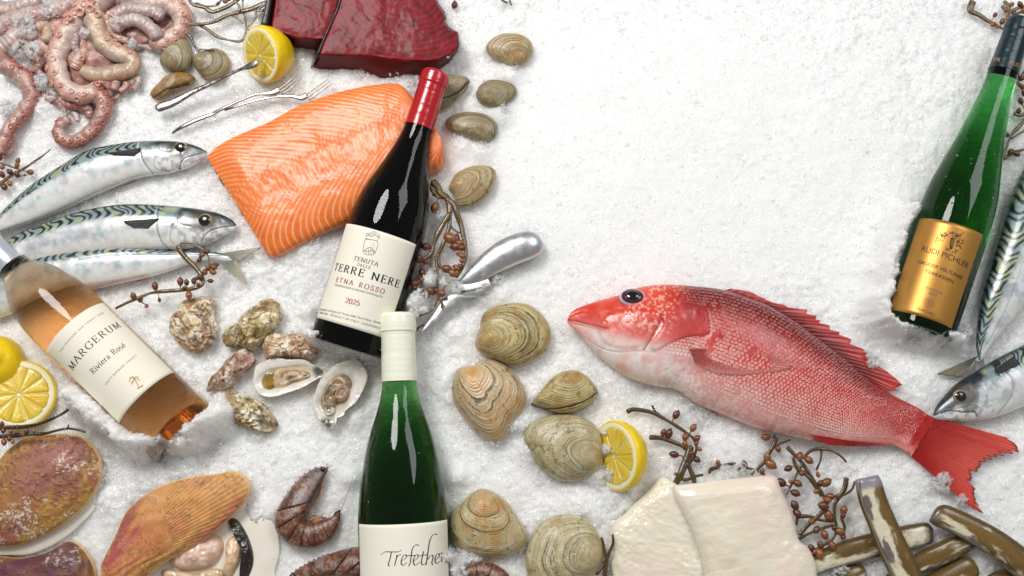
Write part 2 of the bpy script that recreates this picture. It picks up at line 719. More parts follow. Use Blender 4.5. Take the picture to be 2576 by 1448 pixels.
def ice_at(x, y):
    i = np.clip(np.searchsorted(xs, x) - 1, 0, len(xs) - 2)
    j = np.clip(np.searchsorted(ys, y) - 1, 0, len(ys) - 2)
    return GZ[i, j]

# ------------------------------------------------------------------ wine bottles
class Bottle:
    def __init__(self, T, B, zT, zB, prof):
        self.Tp, self.Bp = np.array(T, float), np.array(B, float)
        self.Tw, self.Bw = P(*T, zT), P(*B, zB)
        self.L = np.linalg.norm(self.Bp - self.Tp)
        self.k0, self.k1 = depth(self.Tw), depth(self.Bw)
        a = self.Bw - self.Tw
        self.a = a / np.linalg.norm(a)
        n = np.array([0, 0, 1.0]) - self.a[2] * self.a
        self.n = n / np.linalg.norm(n)
        e = np.cross(self.n, self.a)
        self.e = e
        pr = np.array(prof, float)
        tt = np.linspace(pr[0, 0], pr[-1, 0], 260)
        # monotone smooth profile
        r = np.interp(tt, pr[:, 0], pr[:, 1])
        kr = np.ones(13) / 13
        pad = np.pad(r, 6, mode='edge')
        self.tt, self.rr = tt, np.convolve(pad, kr, 'valid')

    def r(self, t):
        return np.interp(t, self.tt, self.rr) * (self.k0 + (self.k1 - self.k0) * np.asarray(t) / self.L)

    def pt(self, phi, t, off=0.0):
        phi, t = np.broadcast_arrays(np.asarray(phi, float), np.asarray(t, float))
        ax = self.Tw + (self.Bw - self.Tw) * (t / self.L)[..., None]
        rr = (self.r(t) + off)[..., None]
        return ax + rr * (self.n * np.cos(phi)[..., None] + self.e * np.sin(phi)[..., None])

    def find(self, px):
        """where on the glass a photo point lies: (phi, t)"""
        px = np.atleast_2d(np.asarray(px, float))
        ad = (self.Bp - self.Tp) / self.L
        pe = proj(self.pt(np.array([.3]), np.array([self.L * .6])))[0] - proj(self.pt(np.array([0.]), np.array([self.L * .6])))[0]
        pd = np.array([-ad[1], ad[0]])
        if pd @ pe < 0:
            pd = -pd
        q = px - self.Tp
        t = q @ ad + 15
        R = np.interp(t, self.tt, self.rr)
        phi = np.arcsin(np.clip((q @ pd) / R, -.9, .9))
        for _ in range(12):
            p0 = proj(self.pt(phi, t))
            dp = (proj(self.pt(phi + 1e-3, t)) - p0) / 1e-3
            dt = (proj(self.pt(phi, t + .1)) - p0) / .1
            res = px - p0
            det = dp[:, 0] * dt[:, 1] - dp[:, 1] * dt[:, 0]
            det = np.where(np.abs(det) < 1e-6, 1e-6, det)
            dphi = (res[:, 0] * dt[:, 1] - res[:, 1] * dt[:, 0]) / det
            dtt = (dp[:, 0] * res[:, 1] - dp[:, 1] * res[:, 0]) / det
            phi = np.clip(phi + np.clip(dphi, -.2, .2), -1.4, 1.4)
            t = t + np.clip(dtt, -30, 30)
        return phi, t

    def surf(self, name, t0, t1, mat, parent, off=0.0, n=140, nph=72, r_extra=None, caps=(True, True), punt=0.0, shell=0.0):
        t = np.linspace(t0, t1, n)
        ph = np.linspace(0, 2 * math.pi, nph, endpoint=False)
        ex = np.zeros(n) if r_extra is None else r_extra(t)
        V = np.stack([self.pt(ph, np.full(nph, a), off + b) for a, b in zip(t, ex)]).reshape(-1, 3)
        f = [tuple(q) for q in grid_faces(n, nph, True)]

        def ring_at(tv, frac, dt):
            ax = self.Tw + (self.Bw - self.Tw) * ((tv + dt) / self.L)
            rr = self.r(tv) * frac + (off if frac > .99 else 0)
            return ax + rr * (self.n * np.cos(ph)[:, None] + self.e * np.sin(ph)[:, None])
        for end, do in ((0, caps[0]), (1, caps[1])):
            if not do:
                continue
            sgn = 1 if end else -1
            tv = t1 if end else t0
            last = (n - 1) * nph if end else 0
            for fr, dt in ((.97, 3 * sgn), (.85, 5 * sgn), (.6, (5 - punt * .8) * sgn), (.3, (5 - punt) * sgn)):
                k = len(V)
                V = np.vstack([V, ring_at(tv, fr, dt)])
                for j in range(nph):
                    f.append((last + j, last + (j + 1) % nph, k + (j + 1) % nph, k + j))
                last = k
            f.append(tuple(range(last, last + nph)))
        return build(name, V, f, mat, parent)

    def patch(self, name, ph0, ph1, t0, t1, mat, parent, off=.5, thick=.9, nph=48, n=30, edge=None):
        ph, t = np.meshgrid(np.linspace(ph0, ph1, nph), np.linspace(t0, t1, n), indexing='ij')
        o = self.pt(ph, t, off + thick).reshape(-1, 3)
        i = self.pt(ph, t, off).reshape(-1, 3)
        m = nph * n
        g = grid_faces(nph, n)
        f = [tuple(q) for q in g] + [tuple(q[::-1] + m) for q in g]
        rim = [k * n for k in range(nph)] + [(nph - 1) * n + j for j in range(1, n)] + [k * n + n - 1 for k in range(nph - 2, -1, -1)] + [j for j in range(n - 2, 0, -1)]
        for a, b in zip(rim, rim[1:] + rim[:1]):
            f.append((b, a, a + m, b + m))
        return build(name, np.vstack([o, i]), f, mat, parent)


def arc(cx, cy, rx, ry, a0, a1, n=14):
    a = np.radians(np.linspace(a0, a1, n))
    return [(cx + rx * math.cos(v), cy + ry * math.sin(v)) for v in a]


# capitals with serifs, cap height 1: width, strokes, serif feet (x, y, half length)
GL = {
    'A': (.78, [[(.04, 0), (.39, 1)], [(.37, 1), (.74, 0)], [(.17, .36), (.6, .36)]], [(.06, 0, .11), (.72, 0, .12)]),
    'B': (.66, [[(.13, 0), (.13, 1)], [(.03, 1), (.3, 1)] + arc(.32, .77, .2, .23, 90, -90) + [(.13, .54)], [(.32, .54)] + arc(.34, .27, .25, .27, 90, -90) + [(.03, 0)]], []),
    'C': (.74, [arc(.4, .5, .35, .52, 45, 318, 24), [(.66, .98), (.66, .72)]], []),
    'D': (.8, [[(.14, 0), (.14, 1)], [(.03, 1), (.3, 1)] + arc(.32, .5, .42, .5, 88, -88, 20) + [(.03, 0)]], []),
    'E': (.64, [[(.14, 0), (.14, 1)], [(.03, 1), (.56, 1), (.56, .84)], [(.14, .53), (.44, .53)], [(.44, .63), (.44, .43)], [(.03, 0), (.58, 0), (.61, .18)]], []),
    'G': (.8, [arc(.42, .5, .37, .52, 45, 325, 24), [(.69, .98), (.69, .72)], [(.7, .42), (.7, .06)]], [(.7, .43, .12)]),
    'I': (.34, [[(.17, 0), (.17, 1)]], [(.17, 0, .13), (.17, 1, .13)]),
    'L': (.62, [[(.14, 0), (.14, 1)], [(.03, 0), (.56, 0), (.59, .2)]], [(.14, 1, .13)]),
    'M': (.96, [[(.12, 0), (.16, 1)], [(.14, 1), (.47, .04)], [(.47, .04), (.8, 1)], [(.8, 1), (.84, 0)]], [(.12, 0, .11), (.84, 0, .12), (.1, 1, .07), (.86, 1, .07)]),
    'N': (.84, [[(.13, 0), (.13, 1)], [(.11, 1), (.71, 0)], [(.71, 0), (.71, 1)]], [(.13, 0, .12), (.71, 1, .12), (.07, 1, .08)]),
    'O': (.82, [arc(.41, .5, .37, .52, 0, 360, 32)], []),
    'R': (.72, [[(.14, 0), (.14, 1)], [(.03, 1), (.3, 1)] + arc(.32, .76, .22, .24, 90, -90) + [(.14, .52)], [(.34, .52), (.64, .02), (.72, .01)]], [(.14, 0, .13)]),
    'S': (.58, [[(.49, .95), (.49, .76)], arc(.29, .76, .2, .26, 35, 250, 14) + arc(.29, .26, .22, .28, 75, -150, 16), [(.06, .05), (.06, .27)]], []),
    'T': (.68, [[(.34, 0), (.34, 1)], [(.04, .82), (.06, 1), (.62, 1), (.64, .82)]], [(.34, 0, .13)]),
    'U': (.8, [[(.14, 1), (.14, .33)] + arc(.4, .33, .26, .36, 180, 360, 16) + [(.66, 1)]], [(.14, 1, .13), (.66, 1, .12)]),
    'i': (.3, [[(.15, 0), (.15, .62)], arc(.15, .88, .035, .04, 0, 360, 8)], [(.15, 0, .11), (.1, .62, .06)]),
    'v': (.54, [[(.05, .62), (.27, 0)], [(.27, 0), (.49, .62)]], [(.06, .62, .09), (.48, .62, .08)]),
    'e': (.52, [[(.08, .36), (.45, .36)] + arc(.27, .32, .19, .32, 10, 320, 20)], []),
    'r': (.42, [[(.13, 0), (.13, .62)], [(.13, .42)] + arc(.3, .44, .15, .19, 150, 45, 8)], [(.13, 0, .12), (.08, .62, .06)]),
    'a': (.52, [arc(.24, .46, .16, .17, 160, 20, 8) + [(.4, .4), (.4, .06), (.5, .02)], arc(.24, .18, .17, .18, 60, 330, 14)], []),
    'o': (.56, [arc(.28, .31, .22, .33, 0, 360, 24)], []),
    's': (.42, [arc(.21, .47, .14, .16, 40, 250, 10) + arc(.21, .15, .15, .16, 75, -150, 10)], []),
    '\u00e9': (.52, [[(.08, .36), (.45, .36)] + arc(.27, .32, .19, .32, 10, 320, 20), [(.24, .76), (.4, .98)]], []),
    '0': (.52, [arc(.26, .5, .2, .5, 0, 360, 26)], []),
    '2': (.52, [arc(.26, .74, .19, .26, 165, -30, 14) + [(.06, .04), (.46, .04), (.47, .16)]], []),
    '5': (.52, [[(.42, .98), (.14, .98), (.1, .56)] + arc(.24, .31, .22, .31, 115, -150, 16)], []),
    ' ': (.42, [], []),
}


def ribbon(pts, wfun):
    """flat stroke in the label's own plane -> verts2, quads"""
    p = np.asarray(pts, float)
    t = np.gradient(p, axis=0)
    t /= np.linalg.norm(t, axis=1)[:, None] + 1e-9
    n = np.stack([-t[:, 1], t[:, 0]], -1)
    w = wfun(t)[:, None] / 2
    V = np.vstack([p + n * w, p - n * w])
    m = len(p)
    return V, [(i, i + 1, m + i + 1, m + i) for i in range(m - 1)]


def merge(parts):
    V, F_, k = [], [], 0
    for v, f in parts:
        V.append(v)
        F_ += [tuple(i + k for i in q) for q in f]
        k += len(v)
    return np.vstack(V), F_


def serif_flat(text, space=.12, thick=.15, thin=.06, slab=.055, dim=None):
    """text laid out flat, cap height 1"""
    x, parts = 0.0, []
    for ch in text:
        w, strokes, feet = GL[ch]
        for s_ in strokes:
            q = np.array(s_, float)
            if len(q) == 2:
                q = np.linspace(q[0], q[1], 4)
            v, f = ribbon(q, lambda t: thin + (thick - thin) * np.abs(t[:, 1]) ** 1.3)
            parts.append((v + [x, 0], f))
        for fx, fy, hl in feet:
            v, f = ribbon(np.linspace([fx - hl, fy], [fx + hl, fy], 3), lambda t: np.full(len(t), slab))
            parts.append((v + [x, slab / 2 if fy < .1 else (-slab / 2 if fy > .9 else 0)], f))
        x += w + space
    V, f = merge(parts)
    return V, f, x - space


def sans_flat(text, bold=0.0, space=1.0):
    c = bpy.data.curves.new('lettering', 'FONT')
    c.body = text
    c.size = 1.0 / .729
    c.offset = bold
    c.space_character = space
    o = bpy.data.objects.new('lettering', c)
    COL.objects.link(o)
    dg = bpy.context.evaluated_depsgraph_get()
    me = bpy.data.meshes.new_from_object(o.evaluated_get(dg))
    V = np.array([v.co[:2] for v in me.vertices])
    f = [tuple(p.vertices) for p in me.polygons]
    bpy.data.objects.remove(o)
    bpy.data.curves.remove(c)
    bpy.data.meshes.remove(me)
    V[:, 0] -= V[:, 0].min()
    return V, f, V[:, 0].max()


def print_text(b, name, flat, left, right, hgt, mat, parent, off=1.75):
    """letters printed round the bottle between two baseline points of the photo"""
    V, f, wid = flat
    (p0, p1), (t0, t1) = b.find(np.array([left, right]))
    s_ = V[:, 0] / wid
    tm = t0 + (t1 - t0) * s_
    return build(name, b.pt(p0 + (p1 - p0) * s_, tm - V[:, 1] * hgt, off), f, mat, parent, None, False, False)


def print_lines(b, name, lines, wid, mat, parent, off=1.75, contrast=None):
    parts = []
    for ln in lines:
        ln = np.asarray(ln, float)
        ln = resamp(ln, max(4, int(len(ln) * 3)), len(ln) > 2)
        if contrast:
            v, f = ribbon(ln, lambda t: wid * (contrast + (1 - contrast) * np.abs(t[:, 0] * .5 + t[:, 1] * .87)))
        else:
            v, f = ribbon(ln, lambda t: np.full(len(t), wid))
        parts.append((v, f))
    V, f = merge(parts)
    ph, t = b.find(V)
    return build(name, b.pt(ph, t, off), f, mat, parent, None, False, False)


def q1(crop, x, y):
    return Q(crop, f'{x},{y}')[0]


M_red_glass = glass('wine_bottle_glass_dark', (.35, .3, .34), (.02, .0, .02), 160)
M_green = glass('wine_bottle_glass_green', (.80, .93, .76), (.0, .60, .0), 66)
M_emerald = glass('wine_bottle_glass_emerald', (.74, .95, .80), (.0, .66, .08), 78)
M_rose = glass('rose_wine_in_clear_glass', (.99, .95, .88), (.95, .62, .18), 18)
M_paper = new_mat('label_paper', rough=.62, color='#f3efdf', bump=(2500, .12, .0003), vary=(900, .02))
M_paper2 = new_mat('label_paper_warm', rough=.62, color='#f1ebda', bump=(2500, .12, .0003), vary=(900, .02))
M_gold = new_mat('label_gold_foil', rough=.38, metal=.7, color='#c79148', bump=(1800, .06, .0002))
M_ink = new_mat('ink_black', rough=.6, color='#23211f')
M_ink2 = new_mat('ink_grey', rough=.6, color='#55524b')
M_inkr = new_mat('ink_red', rough=.6, color='#a83a3c')
M_inko = new_mat('ink_ochre', rough=.6, color='#b98d62')
M_inky = new_mat('ink_yellow', rough=.6, color='#dfb54a')
M_caps_red = new_mat('foil_red', rough=.24, color='#b3101f', coat=.6, coatr=.12, bump=(160, .25, .001))
M_caps_cream = new_mat('foil_cream', rough=.36, color='#eef0dc', coat=.2, bump=(140, .2, .001))
M_caps_silver = new_mat('foil_silver', rough=.33, metal=.5, color='#c9cdd6', bump=(160, .2, .001))
M_caps_teal = new_mat('foil_teal', rough=.3, color='#062530', coat=.15, coatr=.1, bump=(160, .2, .001))



def capsule_ring(t0, t1, h):
    return lambda t: h * sm(t0 - 1.5, t0 + 1, t) * (1 - sm(t1 - 1, t1 + 1.5, t)) + .5 * vn(np.stack([t / 6, 0 * t], -1), 3)


# red wine ---------------------------------------------------------
red = Bottle((1096.7, 184), (876, 874), 86, 34, [(0, 31), (4, 33), (145, 35.5), (175, 39), (205, 45.5), (261, 62), (318, 82), (356, 91), (400, 97), (430, 99.5), (724, 99.5)])
RB = thing('wine_bottle', 'dark red wine bottle with red foil neck lying across the salmon fillet', 'wine bottle', P(876, 874, 0))
red.surf('glass_body', 100, 722, M_red_glass, RB, punt=18)
red.surf('foil_capsule', 0, 146, M_caps_red, RB, off=1.2, r_extra=capsule_ring(3, 31, 3.2), caps=(True, False))
ph, tt = red.find(np.vstack([Q('D', '820,798'), Q('D', '660,1298'), Q('D', '1215,915')]))
lab = red.patch('label', ph[0], 1.12, tt[0], tt[1], M_paper, RB)
P_ = lambda x, y: q1('P', x, y)
print_text(red, 'lettering', serif_flat('TENUTA'), P_(305, 510), P_(580, 585), 10.5, M_ink2, lab)
print_text(red, 'lettering', serif_flat('DELLE', .1), P_(345, 575), P_(497, 612), 7, M_ink2, lab)
print_text(red, 'lettering', serif_flat('TERRE NERE', .2, .17), P_(85, 630), P_(810, 825), 18, M_ink, lab)
print_text(red, 'lettering', serif_flat('ETNA ROSSO', .34, .17), P_(103, 760), P_(645, 898), 12, M_inkr, lab)
print_text(red, 'lettering', sans_flat('DENOMINAZIONE DI ORIGINE CONTROLLATA'), P_(92, 806), P_(630, 943), 5.2, M_ink2, lab)
print_text(red, 'lettering', serif_flat('2025', .06), P_(205, 1000), P_(368, 1036), 12.5, M_inkr, lab)
print_text(red, 'lettering', sans_flat("imbottigliato all'origine da Tenuta delle Terre Nere - Randazzo (CT)"), P_(-77, 1085), P_(690, 1262), 5.6, M_ink2, lab)
print_text(red, 'lettering', sans_flat('20000 2025 - PRODUCT OF ITALY - CONTAINS SULFITES'), P_(-85, 1124), P_(690, 1325), 5.4, M_ink2, lab)
print_lines(red, 'crest', [Q('P', s) for s in (
    '440,270 580,300 548,430 520,448 480,452 440,440 412,420 425,340 440,270', '437,262 584,292', '455,246 452,222 462,205 500,200 535,186 570,200 600,228 598,250 592,272',
    '455,230 500,222 540,205 560,225 598,246', '470,205 490,232 520,240 545,222 575,235 590,262', '535,186 537,176', '415,412 440,392 470,370 500,365 525,385 550,420',
    '440,392 450,440', '470,370 480,448', '500,365 505,448', '520,385 535,438', '430,402 470,412 510,400 545,424')], 1.0, M_ink2, lab)
print_lines(red, 'crest_star', [Q('P', s) for s in ('505,328 516,326', '528,318 538,322', '540,340 550,343', '520,345 530,348', '528,368 540,372')], 2.2, M_inky, lab)

# rose -------------------------------------------------------------
ax = np.array([.714, .70])
c0 = np.array([189.0, 823.4])
rose = Bottle(c0 - ax * 400, c0 + ax * 386, 66, 28, [(0, 31), (160, 34), (185, 37), (203, 43), (222, 55), (248, 71), (276, 82), (316, 90), (360, 93), (400, 94), (784, 94)])
SB = thing('wine_bottle', 'clear bottle of amber rose wine with silver foil neck, lower left', 'wine bottle', P(*(c0 + ax * 380), 0))
rose.surf('glass_body', 90, 782, M_rose, SB, punt=46)
rose.surf("foil_capsule", -60, 184, M_caps_silver, SB, off=1.3, caps=(True, False))
ph, tt = rose.find(Q('E', '305,825 655,510 1115,950 770,1280'))
labS = rose.patch('label', (ph[0] + ph[3]) / 2, (ph[1] + ph[2]) / 2, (tt[0] + tt[1]) / 2, (tt[2] + tt[3]) / 2, M_paper2, SB)
E_ = lambda x, y: q1('E', x, y)
print_text(rose, 'lettering', serif_flat('MARGERUM', .2, .12, .05), E_(470, 942), E_(774, 665), 17, M_ink, labS)
print_text(rose, 'lettering', serif_flat('Riviera Ros\u00e9', .07, .12, .05), E_(600, 966), E_(806, 790), 14, M_ink, labS)
print_text(rose, 'lettering', sans_flat('TWO THOUSAND AND TWENTY FOUR', 0, 1.35), E_(390, 828), E_(662, 580), 4.6, M_ink2, labS)
print_text(rose, 'lettering', sans_flat('SANTA BARBARA COUNTY', 0, 1.35), E_(680, 1035), E_(875, 850), 4.8, M_ink2, labS)
print_lines(rose, 'palm_emblem', [Q('E', s) for s in (
    '886,1052 876,1025 862,1000', '884,1056 915,1034', '878,1060 912,1042', '862,1000 845,990 832,1000 824,1016', '862,1000 850,985 835,985 826,994', '862,1000 852,1005 842,1018 840,1032',
    '862,1000 862,985 872,982 886,990', '862,1000 874,994 886,1002 890,1012', '862,1000 856,988 848,984', '862,1000 868,1008 870,1022', '862,1000 852,1010 850,1025')], 2.0, M_inko, labS)

# green bottle, cream foil -------------------------------------------
trf = Bottle((1000, 792), (1021, 1612), 92, 60, [(0, 38), (4, 42), (40, 42), (46, 41), (172, 43), (200, 45), (240, 55), (290, 73), (340, 87), (385, 96), (430, 104), (480, 110), (525, 113), (820, 113)])
TB = thing('wine_bottle', 'green wine bottle with cream foil neck and cream label, bottom centre', 'wine bottle', P(1020, 1600, 0))
trf.surf('glass_body', 120, 816, M_green, TB, punt=26)
trf.surf('foil_capsule', 0, 172, M_caps_cream, TB, off=1.2, r_extra=capsule_ring(2, 44, 2.6), caps=(True, False))
ph, tt = trf.find(Q('N', '815,88 1640,70 1225,108'))
labT = trf.patch('label', ph[0] - .02, ph[1] + .1, tt[2], tt[2] + 245, M_paper, TB)
print_lines(trf, 'lettering', [Q('N', s) for s in (
    '1022,402 1045,384 1065,372 1120,373 1190,372 1217,353', '1121,372 1113,425 1092,498 1106,506', '1176,400 1166,450 1152,506', '1165,442 1190,406 1216,401',
    '1216,462 1258,432 1263,405 1240,406 1217,450 1217,490 1237,501 1268,474', '1382,311 1350,306 1322,340 1311,400 1300,480 1284,512', '1270,411 1352,407',
    '1332,462 1370,432 1376,404 1352,405 1331,450 1335,490 1352,501 1388,470', '1427,368 1413,430 1405,480 1421,499 1452,478', '1386,411 1462,400',
    '1557,206 1520,205 1487,260 1472,350 1462,420 1450,500', '1460,452 1490,412 1511,404 1516,430 1505,480 1517,497', '1534,452 1570,425 1577,394 1552,398 1535,440 1541,478 1560,482 1580,466',
    '1590,395 1596,384 1606,388', '1600,420 1598,470')], 3.0, M_ink, labT, contrast=.3)

# emerald bottle, gold label -----------------------------------------
gld = Bottle((2566, 54), (2304, 836), 94, 28, [(0, 29), (4, 31), (30, 31), (139, 36), (195, 38), (248, 45), (338, 60), (400, 73), (450, 83), (500, 88), (545, 90), (824, 90)])
GB = thing('wine_bottle', 'slender emerald wine bottle with gold label at the right', 'wine bottle', P(2304, 836, 0))
gld.surf('glass_body', 100, 818, M_emerald, GB, punt=20)
gld.surf('foil_capsule', 0, 139, M_caps_teal, GB, off=1.2, r_extra=capsule_ring(3, 28, 1.6), caps=(True, False))
ph, tt = gld.find(Q('Q', '500,80 1110,310 805,1335 122,1078'))
labG = gld.patch('label', (ph[0] + ph[3]) / 2, (ph[1] + ph[2]) / 2, (tt[0] + tt[1]) / 2, (tt[2] + tt[3]) / 2, M_gold, GB)
Q_ = lambda x, y: q1('Q', x, y)
print_text(gld, 'lettering', sans_flat('RUDI PICHLER'), Q_(480, 465), Q_(970, 655), 14, M_ink, labG)
print_text(gld, 'lettering', sans_flat('GR\u00dcNER VELTLINER', .012), Q_(443, 597), Q_(912, 777), 8.6, M_ink, labG)
print_text(gld, 'lettering', sans_flat('TERRASSEN', .012), Q_(512, 697), Q_(814, 816), 8.8, M_ink, labG)
print_text(gld, 'lettering', sans_flat('SMARAGD'), Q_(518, 868), Q_(700, 938), 6, M_ink2, labG)
print_text(gld, 'lettering', sans_flat('2023'), Q_(552, 925), Q_(637, 957), 6, M_ink2, labG)
print_text(gld, 'lettering', sans_flat('WACHAU'), Q_(425, 1100), Q_(617, 1177), 8.8, M_ink, labG)
seal = [np.array([Q_(560 + r * math.cos(a), 1025 + r * math.sin(a) * 1.0) for a in np.linspace(0, 2 * math.pi, 30)]) for r in (54, 34)]
seal += [Q('Q', s) for s in ('545,1000 570,1010 585,1035', '540,1035 560,1020 575,1050', '560,998 555,1052')]
print_lines(gld, 'seal', seal, 1.0, M_ink2, labG)
tree = [Q('Q', s) for s in ('815,310 800,370 792,445', '825,310 812,380 797,450', '800,320 790,380 785,440', '835,320 825,390 805,440', '800,330 825,345 835,330', '740,430 775,445', '735,450 780,455', '815,470 822,488', '850,440 845,490', '840,470 880,455')]
r2 = random.Random(3)
for k in range(86):
    a = r2.uniform(math.pi * 1.02, math.pi * 2.1)
    rr = r2.uniform(.55, 1.0)
    x, y = 790 + 140 * rr * math.cos(a), 360 + 110 * rr * math.sin(a)
    d = r2.uniform(0, 6.28)
    tree.append(np.array([Q_(x, y), Q_(x + 13 * math.cos(d), y + 13 * math.sin(d))]))
for k in range(34):
    x, y = r2.uniform(850, 915), r2.uniform(300, 440)
    d = r2.uniform(0, 6.28)
    tree.append(np.array([Q_(x, y), Q_(x + 12 * math.cos(d), y + 12 * math.sin(d))]))
tree += [Q('Q', '660,300 645,340 630,375'), Q('Q', '690,330 700,300 740,260'), Q('Q', '870,300 910,280 935,265')]
print_lines(gld, 'tree_emblem', tree, 1.7, M_ink, labG)
L_ = lambda x, y: q1('L', x, y)
print_text(gld, 'lettering', sans_flat('RUDI P'), L_(522, 218), L_(572, 236), 11, M_inko, GB, 3.2)
print_text(gld, 'lettering', sans_flat('ER'), L_(472, 206), L_(493, 212), 10, M_inko, GB, 3.2)
M_drop = new_mat('water_drop', rough=.02, trans=1.0, ior=1.33, color=(1, 1, 1))
DROP = unit_mesh('water_drop', *lathe_unit([(1, 0), (.95, .25), (.8, .5), (.5, .7), (.05, .78)], 12), M_drop)
r2 = random.Random(5)
for b, root, px in ((gld, GB, Q('Q', '355,800')[0]), *[(gld, GB, None)] * 26, *[(trf, TB, None)] * 10):
    if px is None:
        p_, t_ = r2.uniform(-.95, .75), r2.uniform(260, 540)
        sz = r2.uniform(.8, 2.2)
    else:
        (p_,), (t_,) = b.find([px])
        sz = 5
    o = b.pt(np.array([p_]), np.array([t_]), 1.3 if px is not None else .1)[0]
    axp = b.Tw + (b.Bw - b.Tw) * t_ / b.L
    inst('water_drop', DROP, root, frame(o, o - axp, sz))

# the bottles press their own hollows into the ice
def bottle_span(b, x, y):
    """underside and top of a lying bottle over ground points (nan outside)"""
    p = np.stack([x, y, np.zeros_like(x)], -1)
    a2 = b.a[:2] / np.linalg.norm(b.a[:2])
    Lw = np.linalg.norm((b.Bw - b.Tw)[:2])
    t = ((p - b.Tw)[..., :2] @ a2) / Lw * b.L
    d = (p - b.Tw)[..., 0] * -a2[1] + (p - b.Tw)[..., 1] * a2[0]
    zc = b.Tw[2] + (b.Bw[2] - b.Tw[2]) * t / b.L
    r = b.r(np.clip(t, b.tt[0], b.tt[-1])) + 1.5
    ok = (t > b.tt[0] - 8) & (t < b.tt[-1] + 2) & (np.abs(d) < r)
    s_ = np.sqrt(np.maximum(r * r - d * d, 0))
    return ok, zc - s_, zc + s_


for b in (red, rose, trf, gld):
    ok, lo, hi = bottle_span(b, GX, GY)
    sink = ok & (GZ < hi) & (GZ > lo)
    GZ = np.where(sink, lo - 1.0, GZ)
co = np.stack([GX, GY, GZ], -1).reshape(-1, 3) * S
ice.data.vertices.foreach_set('co', co.astype(np.float32).ravel())
ice.data.update()


def in_bottle(c):
    m = np.zeros(len(c), bool)
    for b in (red, rose, trf, gld):
        ok, lo, hi = bottle_span(b, c[:, 0], c[:, 1])
        m |= ok & (c[:, 2] > lo - 6) & (c[:, 2] < hi - 1)
    return m

# ------------------------------------------------------------------ fish
M_mack = new_mat('mackerel_skin', rough=.30, spec=.6, metal=.08, vcol=True, coat=.5, coatr=.08, bump=(1500, .10, .0006), rvary=.1)
M_finp = new_mat('fin_film', rough=.42, vcol=True, coat=.3, coatr=.15)
_p(M_finp).inputs['Alpha'].default_value = .42
M_fin = new_mat('fin_membrane', rough=.42, vcol=True, sss=.15, sssc=.002, coat=.3, coatr=.15)
M_eye_dark = new_mat('eye_pupil', rough=.06, color='#07080b', coat=1.0, coatr=.02)
M_eye_ring = new_mat('eye_iris', rough=.2, vcol=True, coat=1.0, coatr=.03)
M_snap = new_mat('snapper_skin', rough=.34, spec=.5, vcol=True, coat=.35, coatr=.12, sss=.12, sssc=.003, bump=(1300, .12, .0006), rvary=.1)
M_scale = new_mat('snapper_scale', rough=.30, spec=.55, ocol=True, coat=.35, coatr=.1)
M_scale_v = new_mat('snapper_scale_small', rough=.30, spec=.55, vcol=True, coat=.35, coatr=.1)


def eye(parent, px, z, r, squash, rot, iris, rim, pupil=.5, tilt=(0, 0, 1)):
    """eyeball set in the head: eyeball > pupil"""
    prof = [(math.sin(a), math.cos(a)) for a in np.linspace(math.pi * .62, .02, 12)]
    V, f = lathe_unit(prof, 28)
    rr = np.hypot(V[:, 0], V[:, 1])
    cols = mixc(np.broadcast_to(lin(iris), (len(V), 3)), np.broadcast_to(lin(rim), (len(V), 3)), sm(.80, .88, rr))
    cols = mixc(cols, np.broadcast_to(lin(rim) * .35, (len(V), 3)), sm(.93, 1.0, rr))
    cols = cols * (.85 + .3 * vn(V * 6, 4))[:, None]
    me = unit_mesh('eyeball', V, f, M_eye_ring, cols)
    w = P(px[0], px[1], z)
    o = inst('eyeball', me, parent, frame(w, tilt, (r, r * squash, r * .55), rot))
    V, f = lathe_unit([(1, -.1), (.97, .08), (.8, .2), (.5, .28), (.05, .31)], 20)
    me2 = unit_mesh('pupil', V, f, M_eye_dark)
    w2 = w + np.array(tilt) / np.linalg.norm(tilt) * r * (.55 * math.sqrt(max(1 - pupil ** 2, 0)) - .02)
    inst('pupil', me2, parent, frame(w2, tilt, (r * pupil, r * pupil * squash, r * .4), rot))
    return o


def body_z(top, bot, p, z, th, ez=.95):
    """height of a lofted body's skin over a photo point"""
    A, B = resamp(top, 300), resamp(bot, 300)
    mid = (A + B) / 2
    ax_ = (A - B) / 2
    hw = np.linalg.norm(ax_, axis=1)
    e = ax_ / hw[:, None]
    q = np.asarray(p) - mid
    lt = np.einsum('ij,ij->i', q, e)
    off = np.linalg.norm(q - lt[:, None] * e, axis=1)
    i = int(np.argmin(off))
    l = min(abs(lt[i]) / hw[i], .97)
    t = float(th(np.array([i / 299]), hw[i:i + 1])[0]) if callable(th) else th * hw[i]
    return z + t * math.sqrt(1 - l * l) ** ez


def clean_line(s, crop):
    return resamp(Q(crop, s), 24)


